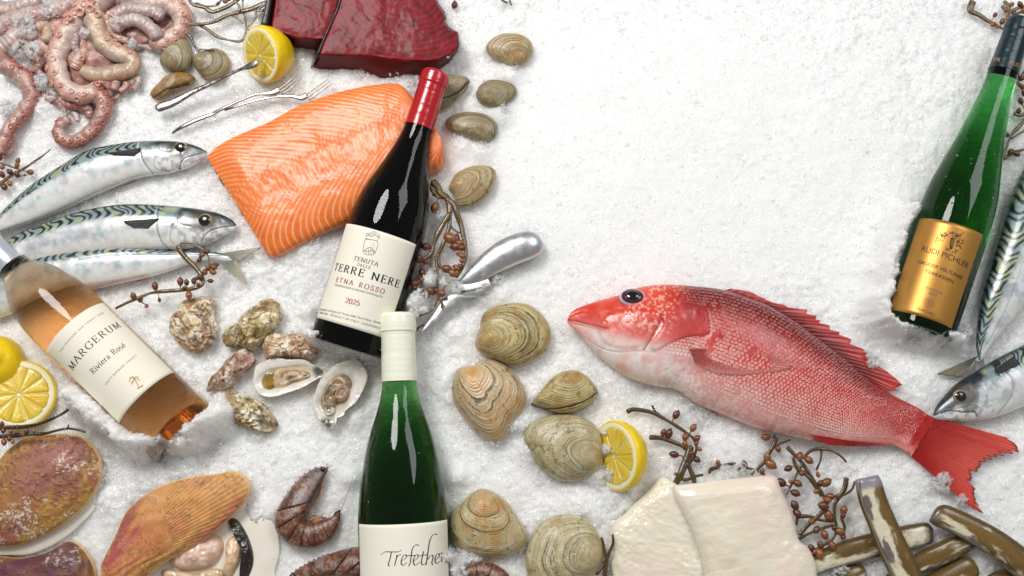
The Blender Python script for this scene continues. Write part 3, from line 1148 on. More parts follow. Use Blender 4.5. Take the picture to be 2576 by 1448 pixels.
def mackerel(label, top, bot, z, seed, head=None, eyep=None, eyer=0, lines=(), darks=(), fins=(), tail=None, th=.62, bars=32, headu=.26, headcol=True, tailu=None):
    o = thing('mackerel', label, 'mackerel', P(*((top[len(top) // 2] + bot[len(bot) // 2]) / 2), 0), 'whole mackerel on the ice')
    V, f, (px, U, L, UP) = loft(top, bot, 300, 110, z, th, 1.0, .92, upfrac=.78)
    n1 = fbm(px / 22, 4, seed)
    n2 = fbm(px / 9, 3, seed + 9)
    back = sm(.18, .52, L + .22 * (n1 - .5))
    silver = mixc(lin('#dcdedb'), lin('#a3adb0'), sm(.42, .72, n1))
    irid = mixc(lin('#cfd8e6'), lin('#ecd3dd'), vn(px / 14, seed + 3))
    irid = mixc(irid, lin('#bfe0dc'), sm(.55, .8, vn(px / 19, seed + 5)))
    base = mixc(silver, irid, .12 + .3 * n2)
    base = mixc(base, lin('#f1efe8'), sm(-.2, -.8, L) * .8)
    greenb = mixc(lin('#5f7f86'), lin('#8d9a6b'), sm(.4, .7, vn(px / 16, seed + 7)))
    base = mixc(base, greenb, back * .8)
    base = mixc(base, lin('#20353c'), sm(.80, .97, L + .1 * (n1 - .5)) * .9)
    wob = 1.3 * (vn(np.stack([U * bars * .9, L * 2.2], -1), seed + 11) - .5) + .55 * np.sin(L * 9 + seed)
    stripe = np.sin(2 * math.pi * (U * bars + wob))
    bar = sm(-.1, .45, stripe) * sm(.34, .46, L + .16 * (n1 - .5))
    body = sm(headu, headu + .03, U) if head else np.ones_like(U)
    if tailu:
        body = body * (1 - sm(tailu, tailu + .06, U))
    base = mixc(base, lin('#0c1519'), bar * body * .97)
    spots = sm(.70, .78, vn(px / 7, seed + 20)) * sm(.1, .3, L) * (1 - sm(.4, .55, L)) * body
    base = mixc(base, lin('#7b8b8b'), spots * .4)
    if head:
        hmask = 1 - sm(headu - .015, headu + .015, U + .05 * (np.abs(L)))
        hc = mixc(lin('#c4c7cb'), lin('#f0eeec'), sm(.1, -.6, L + .3 * (n1 - .5)))
        hc = mixc(hc, lin('#565e63'), sm(.44, .60, n1) * sm(-.45, .2, L) * .8)
        hc = mixc(hc, lin('#8f9599'), sm(.5, .62, fbm(px / 11, 3, seed + 33)) * .6)
        hc = mixc(hc, lin('#1c2a30'), sm(.35, .75, L + .3 * (n1 - .5)))
        hc = mixc(hc, lin('#3a3f43'), (1 - sm(.0, .05, U)) * .7 * sm(-.3, .3, L))
        base = mixc(base, hc, hmask)
        if eyep is not None:
            d = np.linalg.norm((px - eyep) * [1, 1.15], axis=1) / eyer
            base = mixc(base, lin('#4e4538'), (1 - sm(1.2, 2.6, d + .8 * (n1 - .5))) * .85)
    for (ln, w, colr, a) in lines:
        base = mixc(base, lin(colr), near(px, ln, w) * a * (.65 + .5 * n2))
    for (poly, colr, a) in darks:
        m = inside(px, poly).astype(float)
        base = mixc(base, lin(colr), m * a)
    base = base * (.9 + .2 * n2)[:, None]
    V = V.copy()
    for (ln, w, colr, a) in lines:
        V[:, 2] -= near(px, ln, w * 1.2) * .9 * (UP > 0)
    build('body', V, f, M_mack, o, base)
    if eyep is not None:
        eye(o, eyep, body_z(top, bot, eyep, z, th, .92) - eyer * .22, eyer * 1.12, .93, 0, '#2a2722', '#b9a878', .60)
    for (nm, basel, outer, z0, z1, c0, c1, rays) in fins:
        if nm == 'pectoral_fin':
            z0 = max(body_z(top, bot, p, z, th, .92) for p in basel) + 1.5
            z1 = max(body_z(top, bot, p, z, th, .92) for p in outer) + 4
        V, f, (px, U, Vv) = sheet(basel, outer, 60, 14, z0, z1, 1.2, True, rays, .5, .06, seed)
        c = mixc(lin(c0), lin(c1), sm(.1, .9, Vv)) * (1 - .4 * sm(.2, .9, np.sin(U * rays * 2 * math.pi)))[:, None]
        build(nm, V, f, M_fin, o, c)
    return o


C = lambda s: Q('C', s)
J = lambda s: Q('J', s)
# upper mackerel
mackerel('silver mackerel nearest the octopus, topmost of the left three',
         C('1754,214 1700,182 1640,158 1560,138 1480,128 1340,124 1190,128 1070,140 960,158 800,190 690,232 560,310 400,410 270,500 150,600 60,680 0,740 -120,850 -260,980'),
         C('1754,222 1742,250 1690,295 1620,338 1540,368 1420,398 1300,412 1150,442 1000,500 850,560 700,630 500,720 300,800 100,862 0,895 -120,945 -260,1010'),
         20, 31, True, C('1530,183')[0], 15.5,
         [(clean_line('1205,150 1215,240 1250,330 1300,405', 'C'), .9, '#5c5f66', .8), (clean_line('1190,150 1200,240 1236,330 1290,400', 'C'), .8, '#f2f0f0', .8),
          (clean_line('1745,222 1650,258 1580,290 1552,318 1530,366', 'C'), .8, '#3b3a40', .9), (clean_line('1345,280 1332,320 1330,365 1380,385 1450,386', 'C'), .6, '#8d8f96', .7),
          (clean_line('1680,175 1600,205 1560,230 1560,290', 'C'), .6, '#77777c', .6), (clean_line('1480,135 1470,180 1480,225 1430,235 1370,205 1365,160', 'C'), .6, '#4d483e', .7)],
         [(smooth_curve(C('1225,140 1300,135 1340,155 1320,185 1250,195 1222,170'), True), '#4a5a62', .45)],
         [('pectoral_fin', C('1190,180 1175,215 1135,252'), C('918,222 925,232 960,245'), 46, 50, '#22231f', '#0e0f0e', 9),
          ('pelvic_fin', C('1160,450 1140,465 1110,478'), C('975,522 985,530 1010,520'), 16, 14, '#8a4a48', '#caa09a', 6)], bars=30, headu=.245)
# middle mackerel
mackerel('mackerel with dark patterned back lying in the middle of the left three',
         C('2000,832 1960,788 1860,738 1750,712 1600,690 1350,668 1100,660 900,678 700,718 500,778 350,832 200,890 120,930 30,990 -90,1080 -220,1180'),
         C('2000,842 1985,872 1930,905 1850,950 1740,1002 1560,1042 1400,1045 1250,1052 1000,1070 800,1095 500,1145 200,1210 0,1240 -110,1230 -220,1220'),
         22, 47, True, C('1738,800')[0], 17.5,
         [(clean_line('1375,705 1365,800 1370,900 1400,1000 1440,1040', 'C'), .9, '#56585e', .8), (clean_line('1352,720 1345,800 1352,900 1380,1000', 'C'), .7, '#eceaea', .7),
          (clean_line('1990,845 1900,862 1820,890 1760,930 1720,985', 'C'), .8, '#2d2c32', .9), (clean_line('1500,850 1480,920 1470,980 1500,1010', 'C'), .6, '#75777d', .7),
          (clean_line('1880,770 1800,800 1760,860 1740,940', 'C'), .7, '#6b6b70', .6), (clean_line('1560,740 1540,800 1560,850 1640,870', 'C'), .7, '#5a5348', .7)],
         [(smooth_curve(C('1860,742 1960,788 2000,832 1960,840 1900,800'), True), '#3a2c30', .75)],
         [('pectoral_fin', C('1345,778 1320,800 1250,862'), C('1035,800 1060,820 1120,852'), 46, 50, '#1b1c1a', '#0b0c0c', 9)], bars=30, headu=.25)
# lower mackerel, tail to the right
tailc = [('tail_fin', C('1840,1078 1880,1095 1930,1110 1975,1125'), C('2232,1018 2190,1050 2110,1085 2030,1125'), 20, 22, '#7f8577', '#a9a189', 16),
         ('tail_fin', C('1850,1142 1900,1146 1940,1142 1978,1128'), C('2098,1348 2070,1270 2030,1190 2000,1135'), 20, 18, '#7f8577', '#b5ab92', 16),
         ('pelvic_fin', C('1290,1275 1200,1288'), C('1180,1310 1130,1316'), 12, 10, '#b27d75', '#caa09a', 5)]
mackerel('mackerel with its forked tail to the right, lowest of the left three',
         C('1990,1112 1900,1078 1700,1052 1500,1045 1350,1036 1250,1020 1050,993 900,993 700,1010 500,1040 350,1075 220,1122 60,1190 -80,1275 -260,1420 -420,1560'),
         C('1990,1132 1930,1142 1850,1136 1780,1132 1650,1152 1450,1220 1250,1280 1050,1322 800,1378 600,1425 400,1480 200,1550 50,1605 -120,1650 -300,1660 -420,1640'),
         16, 63, None, None, 0, [(clean_line('1900,1105 1600,1092 1300,1090 1000,1110 700,1150', 'C'), .7, '#7e8b93', .6), (clean_line('1250,1275 1000,1330 700,1370', 'C'), 2.6, '#d7a79c', .5)], (), tailc, bars=32, headu=0)
# right, upright mackerel with tail down
Z = lambda s: Q('Z', s)
mackerel('mackerel standing upright in the photo, tail fin down, beside the emerald bottle',
         Z('2462,905 2456,880 2455,850 2460,800 2468,742 2480,698 2495,646 2510,594 2528,534 2550,475 2580,415 2620,340 2670,270'),
         Z('2470,905 2482,885 2500,862 2530,828 2560,795 2600,745 2640,690 2680,620 2700,540 2715,450 2722,360 2720,300 2710,260'),
         24, 77, None, None, 0, [(clean_line('2470,880 2500,820 2530,740 2560,640 2590,560', 'Z'), .8, '#8b979c', .5)], (),
         [('tail_fin', Z('2462,893 2456,900 2450,906'), Z('2352,941 2372,946 2420,949'), 24, 18, '#60625a', '#837a66', 12),
          ('tail_fin', Z('2452,905 2462,908 2474,900'), Z('2440,955 2462,972 2478,930'), 26, 34, '#5f645f', '#55503f', 12)], bars=30, headu=0)
# right, head of a mackerel
mackerel('mackerel head poking in at the right edge, snout to the left',
         J('2083,800 2100,752 2140,700 2190,645 2270,588 2360,532 2450,480 2576,418 2700,360 2850,290 3000,230'),
         J('2083,806 2092,822 2140,832 2250,836 2340,828 2420,812 2500,785 2576,752 2700,690 2850,600 3000,500'),
         24, 91, True, J('2228,700')[0], 15.5,
         [(clean_line('2380,560 2450,590 2476,650 2460,720 2410,800', 'J'), .9, '#84868c', .7), (clean_line('2086,800 2150,780 2230,788 2280,786 2300,812', 'J'), 1.0, '#2c2d33', .9),
          (clean_line('2120,790 2180,770 2240,760', 'J'), .6, '#77777c', .7), (clean_line('2330,650 2345,700 2330,760', 'J'), .6, '#a5a7ac', .7)],
         [(smooth_curve(J('2083,800 2110,745 2150,705 2180,720 2170,770 2110,800'), True), '#2a3540', .6), (smooth_curve(J('2215,760 2260,745 2300,760 2280,790 2240,790'), True), '#3b4045', .55)],
         [('pectoral_fin', J('2412,555 2425,560 2440,575'), J('2520,480 2545,500 2560,520'), 52, 60, '#3a3d40', '#2b2d2e', 8)], bars=32, headu=.36)

# ------------------------------------------------------------------ red snapper
SN = thing('red_snapper', 'whole red snapper with raised eye and spiny fins on the ice', 'snapper', P(2000, 1000, 0))
stop = J('94,282 128,232 230,190 370,150 450,116 560,96 680,94 800,104 940,122 1080,166 1200,216 1320,286 1420,360 1530,442 1640,532 1750,628 1880,702 1980,752 2050,795 2095,825')
sbot = J('94,290 104,312 170,372 240,455 330,535 420,594 560,640 690,664 800,738 950,802 1100,862 1250,902 1400,934 1560,958 1700,962 1800,958 1860,962 1900,978 1940,1005 1962,1025')
sth = lambda u, hw: hw * (.56 - .14 * sm(.6, .9, u)) * sm(-.02, .12, u) * (1 - .985 * sm(.82, 1, u)) + 2 * (1 - .75 * sm(.9, 1, u))
SZ = 26
V, f, (px, U, L, UP) = loft(stop, sbot, 380, 150, SZ, sth, 1.0, .95, upfrac=.8)


def snapper_color(px, U, L):
    n1, n2 = fbm(px / 40, 4, 5), fbm(px / 9, 3, 6)
    c = mixc(lin('#eec9c2'), lin('#da6a64'), sm(-.95, -.2, L + .35 * (n1 - .5)))
    c = mixc(c, lin('#bd3330'), sm(-.25, .4, L + .2 * (n1 - .5)))
    c = mixc(c, lin('#7a1416'), sm(.3, .8, L + .15 * (n1 - .5)) * sm(.18, .34, U) * (1 - .5 * sm(.75, .95, U)))
    c = mixc(c, lin('#d03426'), sm(.15, .6, L) * (1 - sm(.18, .34, U)))
    c = mixc(c, lin('#f3e8e4'), sm(-.12, -.5, L + .25 * (n1 - .5)) * (1 - sm(.32, .5, U)) * .95)
    c = mixc(c, lin('#d8412f'), sm(.0, .3, L + .5 * (n1 - .5)) * (1 - sm(.22, .34, U)) * .85)
    c = mixc(c, lin('#d8635f'), (1 - sm(.0, .07, U)) * sm(.3, -.3, L) * .8)
    c = mixc(c, lin('#b51c1a'), sm(.80, .94, U + .06 * (n1 - .5)) * (1 - (1 - sm(-.9, -.1, L)) * (1 - sm(.86, .95, U))) * .95)
    belly = sm(-.1, -.6, L)
    c = mixc(c, lin('#dd8078'), sm(.46, .66, fbm(px / 4.5, 2, 61)) * belly * .55 * sm(.2, .4, U))
    c = mixc(c, lin('#e59a92'), sm(.4, .7, fbm(px / 30, 3, 63)) * belly * .5)
    return c * (.9 + .2 * n2)[..., None]


sc = snapper_color(px, U, L)
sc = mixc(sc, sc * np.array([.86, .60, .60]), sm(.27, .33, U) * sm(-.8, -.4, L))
lines = [(clean_line('614,228 588,300 556,360 520,420 492,462', 'J'), 1.3, '#a63530', .75), (clean_line('96,284 160,300 225,322 300,345', 'J'), 1.2, '#b0443f', .7),
         (clean_line('130,330 200,392 275,446 360,470 470,468 560,480', 'J'), .9, '#c9b8b6', .6), (clean_line('832,250 838,320 836,380 800,408 740,402 680,418 600,458', 'J'), 1.2, '#9c3531', .6),
         (clean_line('735,440 755,470 768,500', 'J'), 3.2, '#4d1413', .85), (clean_line('210,442 300,510 420,596 560,640', 'J'), .8, '#d8c4c0', .5)]
for ln, w, colr, a in lines:
    m = near(px, ln, w)
    sc = mixc(sc, lin(colr), m * a)
    V[:, 2] -= m * 1.6 * (UP > 0)
def plate(poly, h, w=9):
    q = smooth_curve(J(poly), True)
    d = np.full(len(px), 1e9)
    for a, b in zip(q, np.roll(q, -1, 0)):
        ab = b - a
        t = np.clip(((px - a) @ ab) / max(ab @ ab, 1e-9), 0, 1)
        d = np.minimum(d, np.linalg.norm(px - (a + t[:, None] * ab), axis=1))
    return h * inside(px, q) * sm(0, w, d) * (UP > 0)


V[:, 2] += plate('560,240 700,200 820,240 836,330 832,385 740,400 640,430 560,470 520,440 590,330', 4.5, 6)      # gill cover
V[:, 2] += plate('300,260 420,235 560,250 606,240 580,320 530,410 470,455 360,455 280,420 250,340', 3.0, 10)     # cheek
V[:, 2] += plate('100,270 180,240 300,300 310,350 230,340 110,300', 3.0, 7)                                       # upper lip
n3 = fbm(px / 5.5, 2, 41)
cheek = sm(.13, .18, U) * (1 - sm(.27, .31, U)) * sm(-.35, .1, L)
sc = mixc(sc, lin('#eeb7a0'), sm(.55, .68, n3) * cheek * .75)
V[:, 2] += 1.5 * (n3 - .5) * cheek * (UP > 0)
V[:, 2] += 2.5 * (fbm(px / 26, 3, 43) - .5) * (UP > 0)
sc = mixc(sc, lin('#e8745c'), sm(.45, .75, fbm(px / 26, 3, 45)) * .3 * (1 - sm(.2, .3, U)))
build('body', V, f, M_snap, SN, sc)
eye(SN, J('447,165')[0], body_z(stop, sbot, J('447,185')[0], SZ, sth) - 7, 33, .74, -.05, '#4a1620', '#d6d0de', .54, (-.05, .30, 1))


def fin(name, base, outer, z0, z1, rays, c0, c1, ragged=.1, nu=90, nv=22, seed=1, edge=None, thick=1.4, film=False):
    V, f, (px, U, Vv) = sheet(base, outer, nu, nv, z0, z1, thick, True, rays, .9, ragged, seed)
    c = mixc(lin(c0), lin(c1), sm(.05, 1, Vv))
    c = c * (1 - .42 * sm(.1, .9, np.sin(U * rays * 2 * math.pi)))[:, None] * (.85 + .3 * fbm(px / 12, 3, seed))[:, None]
    if edge:
        c = mixc(c, lin(edge), sm(.95, 1.0, Vv) * .8)
    return build(name, V, f, M_finp if film else M_fin, SN, c)


fin('dorsal_fin', J('940,124 1080,170 1200,222 1320,292 1420,366 1530,448 1640,538 1700,590 1760,640'),
    J('985,112 1090,126 1150,158 1215,190 1290,204 1300,216 1420,230 1402,250 1455,262 1450,280 1490,288 1470,300 1535,315 1530,338 1590,350 1580,364 1655,392 1638,416 1700,440 1762,487 1742,500 1800,535 1860,580 1936,642 1880,660 1905,676 1840,670 1770,648'),
    30, 26, 26, '#6d1214', '#c2342c', .10, 170, 22, 3)
tb = smooth_curve(J('2060,806 2040,845 2018,885 1995,925 1965,965 1932,1000'))
fin('tail_fin', tb, np.vstack([J('2510,930 2576,985 2572,1012 2500,1018 2430,1046 2370,1078 2335,1104 2316,1135 2308,1165 2312,1200 2318,1240 2328,1280 2338,1305'), J('2368,1360 2320,1330')]),
    26, 20, 44, '#b0201c', '#dd5345', .13, 240, 34, 4, '#3a0d0c', 1.8)
zp = [body_z(stop, sbot, p, SZ, sth) for p in J('764,470 950,500 1100,510 1300,530')]
fin('pectoral_fin', J('752,436 764,460 776,490 782,512'), J('1120,448 1250,486 1335,532 1280,560 1180,572 1050,584 930,574 850,545'), zp[0] + 4, zp[3] + 9, 22, '#cf5048', '#e59088', .04, 110, 26, 5, None, .8, True)
fin('pelvic_fin', J('688,662 730,680 770,690'), J('880,740 1025,826 890,790 760,716'), 16, 14, 8, '#ea9a95', '#e56a66', .04, 50, 14, 6)
fin('anal_fin', J('1355,888 1430,908 1520,922 1640,944'), J('1420,936 1520,966 1620,972 1760,970 1866,966 1780,952'), body_z(stop, sbot, J('1500,920')[0], SZ, sth) + 2, 34, 12, '#e2352f', '#d8241f', .05, 70, 14, 7)

# scales: overlapping plates in rows along the flank
prof = []
a = np.linspace(-math.pi / 2, math.pi / 2, 7)
SV = [(0.0, 0.0, .20)]
for x, y in [(-.75, -.45), (-.8, 0), (-.75, .45)] + [(math.cos(v) * .95, math.sin(v) * .62) for v in a[::-1]]:
    SV.append((x, y, .30 if x > 0 else -.25))
SV = np.array(SV)
SV[1:, 2] += np.where(SV[1:, 0] > .6, .08, 0)
SF = [(0, i, i + 1) for i in range(1, len(SV) - 1)] + [(0, len(SV) - 1, 1)]
SCALE = unit_mesh('scale', SV, SF, M_scale, None, True)
A_, B_ = resamp(stop, 700), resamp(sbot, 700)
spots = []
rows = 27
for k in range(rows):
    lt = .90 - k * (1.66 / rows)
    u = .285 + (.0055 if k % 2 else 0)
    while u < .975:
        i = int(u * 699)
        hw = np.linalg.norm(A_[i] - B_[i]) / 2
        p = (A_[i] + B_[i]) / 2 + (A_[i] - B_[i]) / 2 * lt
        d = (A_[min(i + 8, 699)] + B_[min(i + 8, 699)] - A_[max(i - 8, 0)] - B_[max(i - 8, 0)])
        pitch = hw * 1.66 / rows
        sz = pitch * .70
        du = max(pitch * 1.12, 2.6) / 940
        okp = not (u < .40 and lt < -.45)
        if u < .34 and lt > .5 and u < .30:
            okp = False
        if okp:
            spots.append((u, lt, p + rng.normal(0, .5, 2), d / np.linalg.norm(d), sz, hw))
        u += du
spots.sort(key=lambda s_: -s_[4])
sp = np.array([s_[2] for s_ in spots])
scol = snapper_color(sp, np.array([s_[0] for s_ in spots]), np.array([s_[1] for s_ in spots]))
jit = rng.random(len(spots)) * .6 + .8 * fbm(sp / 30, 3, 47) - .2
lt_ = np.array([s_[1] for s_ in spots])
su_ = np.array([s_[0] for s_ in spots])
scol = mixc(scol, lin('#f0cfc6'), (.06 + .16 * jit + .24 * sm(.75, -.4, lt_)) * (1 - .75 * sm(.80, .97, su_)))
stV, stF, stC = [], [], []
for i, (u, lt, p, d, sz, hw) in enumerate(spots):
    t = float(sth(np.array([u]), np.array([hw]))[0])
    zz = t * math.sqrt(1 - lt * lt) ** .95
    w = P(p[0], p[1], SZ)
    w[2] = SZ + zz
    nrm_l = lt / max(math.sqrt(1 - lt * lt), .2) * t / hw
    lat = np.array([d[1], d[0], 0]) if False else None
    ld = A_[int(u * 699)] - B_[int(u * 699)]
    ld = ld / np.linalg.norm(ld)
    nz = np.array([ld[0] * nrm_l, -ld[1] * nrm_l, 1.0])
    nz /= np.linalg.norm(nz)
    m = frame(w, nz + np.array([d[0], -d[1], 0]) * -.0, (sz * random.uniform(.88, 1.08), sz * random.uniform(1.0, 1.2), random.uniform(1.8, 3.6)), random.gauss(0, .07), (d[0], -d[1], 0))
    if i < 300:
        o = inst('scale', SCALE, SN, m)
        o.color = (*scol[i], 1)
    else:
        mm = np.array(m)
        q = (SV @ mm[:3, :3].T + mm[:3, 3]) / S
        stF += [tuple(x + len(stV) * len(SV) for x in fc) for fc in SF]
        stV.append(q)
        stC.append(np.repeat(scol[i][None], len(SV), 0))
o = build('small_scales', np.vstack(stV), stF, M_scale_v, SN, np.vstack(stC))
o['kind'] = 'stuff'

# ------------------------------------------------------------------ fillets
M_salmon = new_mat('salmon_flesh', rough=.5, spec=.5, vcol=True, sss=.35, sssr=(1, .35, .15), sssc=.006, coat=.32, coatr=.12, bump=(95, .2, .003))
M_tuna = new_mat('tuna_flesh', rough=.55, spec=.2, vcol=True, sss=.15, sssr=(1, .15, .1), sssc=.003, coat=.14, coatr=.18, bump=(70, .12, .003))
M_halibut = new_mat('halibut_flesh', rough=.45, spec=.5, vcol=True, sss=.5, sssr=(1, .8, .6), sssc=.018, coat=.7, coatr=.05, bump=(170, .3, .003))
M_skin = new_mat('fish_skin_dark', rough=.3, color='#2b2a28', coat=.4, bump=(900, .4, .001), vary=(300, .5))

SF_ = thing('salmon_fillet', 'orange salmon fillet with pale fat lines under the dark bottle', 'salmon', P(760, 430, 0))
DD = lambda s: Q('D', s)
V, f, (px, U, L, UP) = loft(
    DD('76,440 130,392 200,352 300,308 400,266 470,228 540,190 640,150 760,110 880,82 980,66 1060,60 1112,70 1168,128 1230,210 1290,300 1322,360'),
    DD('410,976 450,972 500,950 560,918 640,880 720,840 800,806 900,756 1000,700 1100,636 1200,568 1270,528 1312,512 1336,470 1342,440 1338,410 1330,385'),
    330, 190, 16, lambda u, hw: 46 * sm(-.06, .10, u) ** .5 * (.85 + .3 * sm(.2, .7, u)), .55, .60, upfrac=.82)
vv = (1 - L) / 2
# myomere lines: arrow-shaped bands pointing right at the midline
shift = np.where(vv < .44, .34 * (.44 - vv) / .44 * (1 + .3 * (.44 - vv)), .20 * (vv - .44) / .56 + .05 * np.sin(vv * 9))
wob = .010 * (fbm(px / 45, 2, 8) - .5) * 2 + .003 * (fbm(px / 8, 2, 9) - .5)
phase = (U + shift + wob) * 30
fr = np.abs((phase % 1) - .5) * 2
fat = sm(.60, .84, fr + .18 * (fbm(px / 14, 2, 10) - .5))
sideb = np.clip(1 - sm(.15, .6, UP), 0, 1)
col = mixc(lin('#e8701f'), lin('#ef8435'), fbm(px / 50, 3, 3))
col = mixc(col, lin('#dc5f16'), sm(.5, .75, fbm(px / 18, 3, 4)) * .5)
col = mixc(col, lin('#f5b486'), fat * (.5 + .4 * fbm(px / 20, 2, 12)))
seam = np.exp(-((vv - .44 - .02 * (fbm(px / 25, 2, 5) - .5)) / .012) ** 2) * sm(.25, .5, U)
col = mixc(col, lin('#f8b98a'), seam * .6)
col = mixc(col, lin('#f4935a'), sideb * .5)
V[:, 2] += (UP > .1) * (.5 * fat - 2.2 * seam + 6 * (fbm(px / 70, 3, 6) - .5) + 1.0 * (fbm(px / 14, 3, 7) - .5))
build('flesh', V, f, M_salmon, SF_, col)
V, f, _ = loft(DD('70,446 130,398 200,358 300,314 400,272 540,198 760,118 1060,66 1110,76'), DD('406,980 450,976 560,924 720,846 900,762 1000,706 1100,642 1200,574 1270,534'),
               60, 20, -14, lambda u, hw: 6 + 0 * u, .4, .8)
build('skin', V, f, M_skin, SF_)


def slab(name, top, bot, zt, zb, mat, parent, colf, ns=60, nt=260, wall=14, bulge=3.0, relief=None):
    """cut piece with a flat top outline and a standing cut wall down to a bottom outline"""
    To, Bo = resamp(top, nt, False, True), resamp(bot, nt, False, True)
    c = To.mean(0)
    s = np.linspace(.02, 1, ns)
    px = c + s[:, None, None] * (To - c)[None]
    z = np.full(px.shape[:2], float(zt)) + bulge * (1 - s ** 4)[:, None]
    z[-1] -= 1.5
    if relief is not None:
        z = z + relief(px) * sm(1.0, .97, s)[:, None]
    pos = P(px[..., 0], px[..., 1], zt)
    pos[..., 2] = z
    rows, pxs, kind = [pos], [px], [np.zeros(px.shape[:2])]
    Tw, Bw = P(To[:, 0], To[:, 1], zt), P(Bo[:, 0], Bo[:, 1], zb)
    for k in range(1, wall + 1):
        t = k / wall
        w = Tw * (1 - t) + Bw * t
        w[:, 2] = zt - 1.5 + (zb - zt) * t
        w[:, :2] += (2.5 * math.sin(t * math.pi)) * (Bw - Tw)[:, :2] / (np.linalg.norm((Bw - Tw)[:, :2], axis=1)[:, None] + 1e-6)
        rows.append(w[None])
        pxs.append((To * (1 - t) + Bo * t)[None])
        kind.append(np.full((1, nt), t))
    G = np.concatenate(rows, 0)
    PX = np.concatenate(pxs, 0)
    K = np.concatenate(kind, 0)
    n = len(G)
    V = np.vstack([G.reshape(-1, 3), P(c[0], c[1], zt)[None] + [0, 0, bulge]])
    f = [tuple(q) for q in grid_faces(n, nt, True)]
    for j in range(nt):
        f.append((n * nt, (j + 1) % nt, j))
    f.append(tuple(range((n - 1) * nt, n * nt)))
    PXf = np.vstack([PX.reshape(-1, 2), c])
    return build(name, V, f, mat, parent, colf(PXf, np.r_[K.ravel(), 0]))


def tuna_color(cx, cy, rot):
    def fn(px, k):
        q = px - np.array([cx, cy])
        a, b = q @ np.array([math.cos(rot), math.sin(rot)]), q @ np.array([-math.sin(rot), math.cos(rot)])
        w = 9 * (fbm(px / 40, 3, 2) - .5)
        r = np.sqrt(a * a + (b * 1.25) ** 2) + w
        ln = sm(.80, .97, np.abs(((r / 15.5) % 1) - .5) * 2) * sm(60, 110, r) * (.35 + .65 * sm(.35, .6, fbm(px / 45, 2, 3)))
        c = mixc(lin('#700812'), lin('#860f1a'), fbm(px / 60, 3, 5))
        c = mixc(c, lin('#480409'), sm(.5, .7, fbm(px / 14, 3, 6)) * .6)
        c = mixc(c, lin('#96444e'), ln * .55)
        c = mixc(c, lin('#85202a'), sm(.6, .78, fbm(px / 26, 4, 15)) * .4)
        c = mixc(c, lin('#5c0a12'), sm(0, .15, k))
        return c * (.88 + .24 * fbm(px / 4, 2, 7))[:, None]
    return fn


BB = lambda s: Q('B', s)
TU = thing('tuna_steak', 'front slab of dark red tuna with a thick cut face', 'tuna', P(980, 80, 0), 'raw tuna steaks')
ftop = BB('1322,-60 1290,60 1250,150 1205,250 1172,330 1160,368 1250,372 1350,376 1520,378 1650,395 1800,412 1900,414 1975,405 2040,372 2092,330 2104,300 2098,250 2094,216 2060,212 2032,208 2030,180 1992,158 2010,130 1998,88 1962,40 1930,-40 1900,-120 1600,-150 1380,-140')
fbot = BB('1300,-60 1268,60 1225,150 1178,260 1140,360 1114,464 1200,484 1350,492 1480,512 1600,540 1700,536 1840,524 1960,480 2040,430 2100,345 2110,300 2106,250 2104,216 2066,204 2042,200 2040,176 2004,150 2024,126 2012,80 1975,30 1940,-50 1905,-130 1600,-160 1360,-150')
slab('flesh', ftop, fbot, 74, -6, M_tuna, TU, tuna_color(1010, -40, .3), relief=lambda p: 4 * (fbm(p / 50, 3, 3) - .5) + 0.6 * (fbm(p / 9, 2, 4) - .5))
sk = [P(*p, z) for p, z in zip(resamp(BB('1322,-60 1290,60 1250,150 1205,250 1172,330 1158,370'), 30), np.full(30, 76))]
sk2 = [P(*p, z) for p, z in zip(resamp(BB('1298,-60 1264,60 1221,150 1174,260 1136,360 1110,466'), 30), np.full(30, -4))]
V = np.vstack([np.array(sk) + [-1, 0, 0], np.array(sk2) + [-1, 0, 0], np.array(sk) + [-4.5, -1, 1], np.array(sk2) + [-5, -1, 0]])
g = []
for i in range(29):
    for a_, b_ in ((0, 30), (90, 60)):
        g.append((a_ + i, a_ + i + 1, b_ + i + 1, b_ + i))
    g.append((i, i + 1, 61 + i, 60 + i))
    g.append((30 + i, 31 + i, 91 + i, 90 + i))
g += [(0, 30, 90, 60), (29, 59, 119, 89)]
build('skin', V, g, M_skin, TU)
TU2 = thing('tuna_steak', 'rear slab of dark red tuna with black skin edge, by the lemon half', 'tuna', P(760, 60, 0), 'raw tuna steaks')
btop = BB('868,-60 866,0 850,100 836,190 880,212 960,238 1020,258 1120,264 1186,262 1230,170 1270,70 1300,-60 1290,-140 900,-150')
bbot = BB('858,-60 852,0 838,100 822,196 880,236 952,268 984,322 1100,336 1152,346 1200,250 1245,140 1280,-60 1280,-150 890,-160')
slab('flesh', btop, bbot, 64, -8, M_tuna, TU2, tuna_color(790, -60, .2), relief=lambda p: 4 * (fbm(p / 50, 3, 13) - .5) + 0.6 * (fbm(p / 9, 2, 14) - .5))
V, f, _ = loft(BB('872,-80 866,0 846,100 832,196'), BB('815,-80 800,40 785,120 768,186'), 40, 22, 26, lambda u, hw: 30 + 0 * u, .8, .7)
build('skin', V, f, M_skin, TU2)

KK = lambda s: Q('K', s)


def hal_color(seed):
    def fn(px, k):
        c = mixc(lin('#efe8d6'), lin('#e5d9c2'), fbm(px / 70, 3, seed))
        c = mixc(c, lin('#f0dcd0'), sm(.5, .75, fbm(px / 90, 2, seed + 3)) * .6)
        ln = sm(.8, 1, np.abs((((px[:, 0] * .3 + px[:, 1] + 40 * fbm(px / 120, 2, seed)) / 34) % 1) - .5) * 2)
        return mixc(c, lin('#f7f1e4'), ln * .5)
    return fn


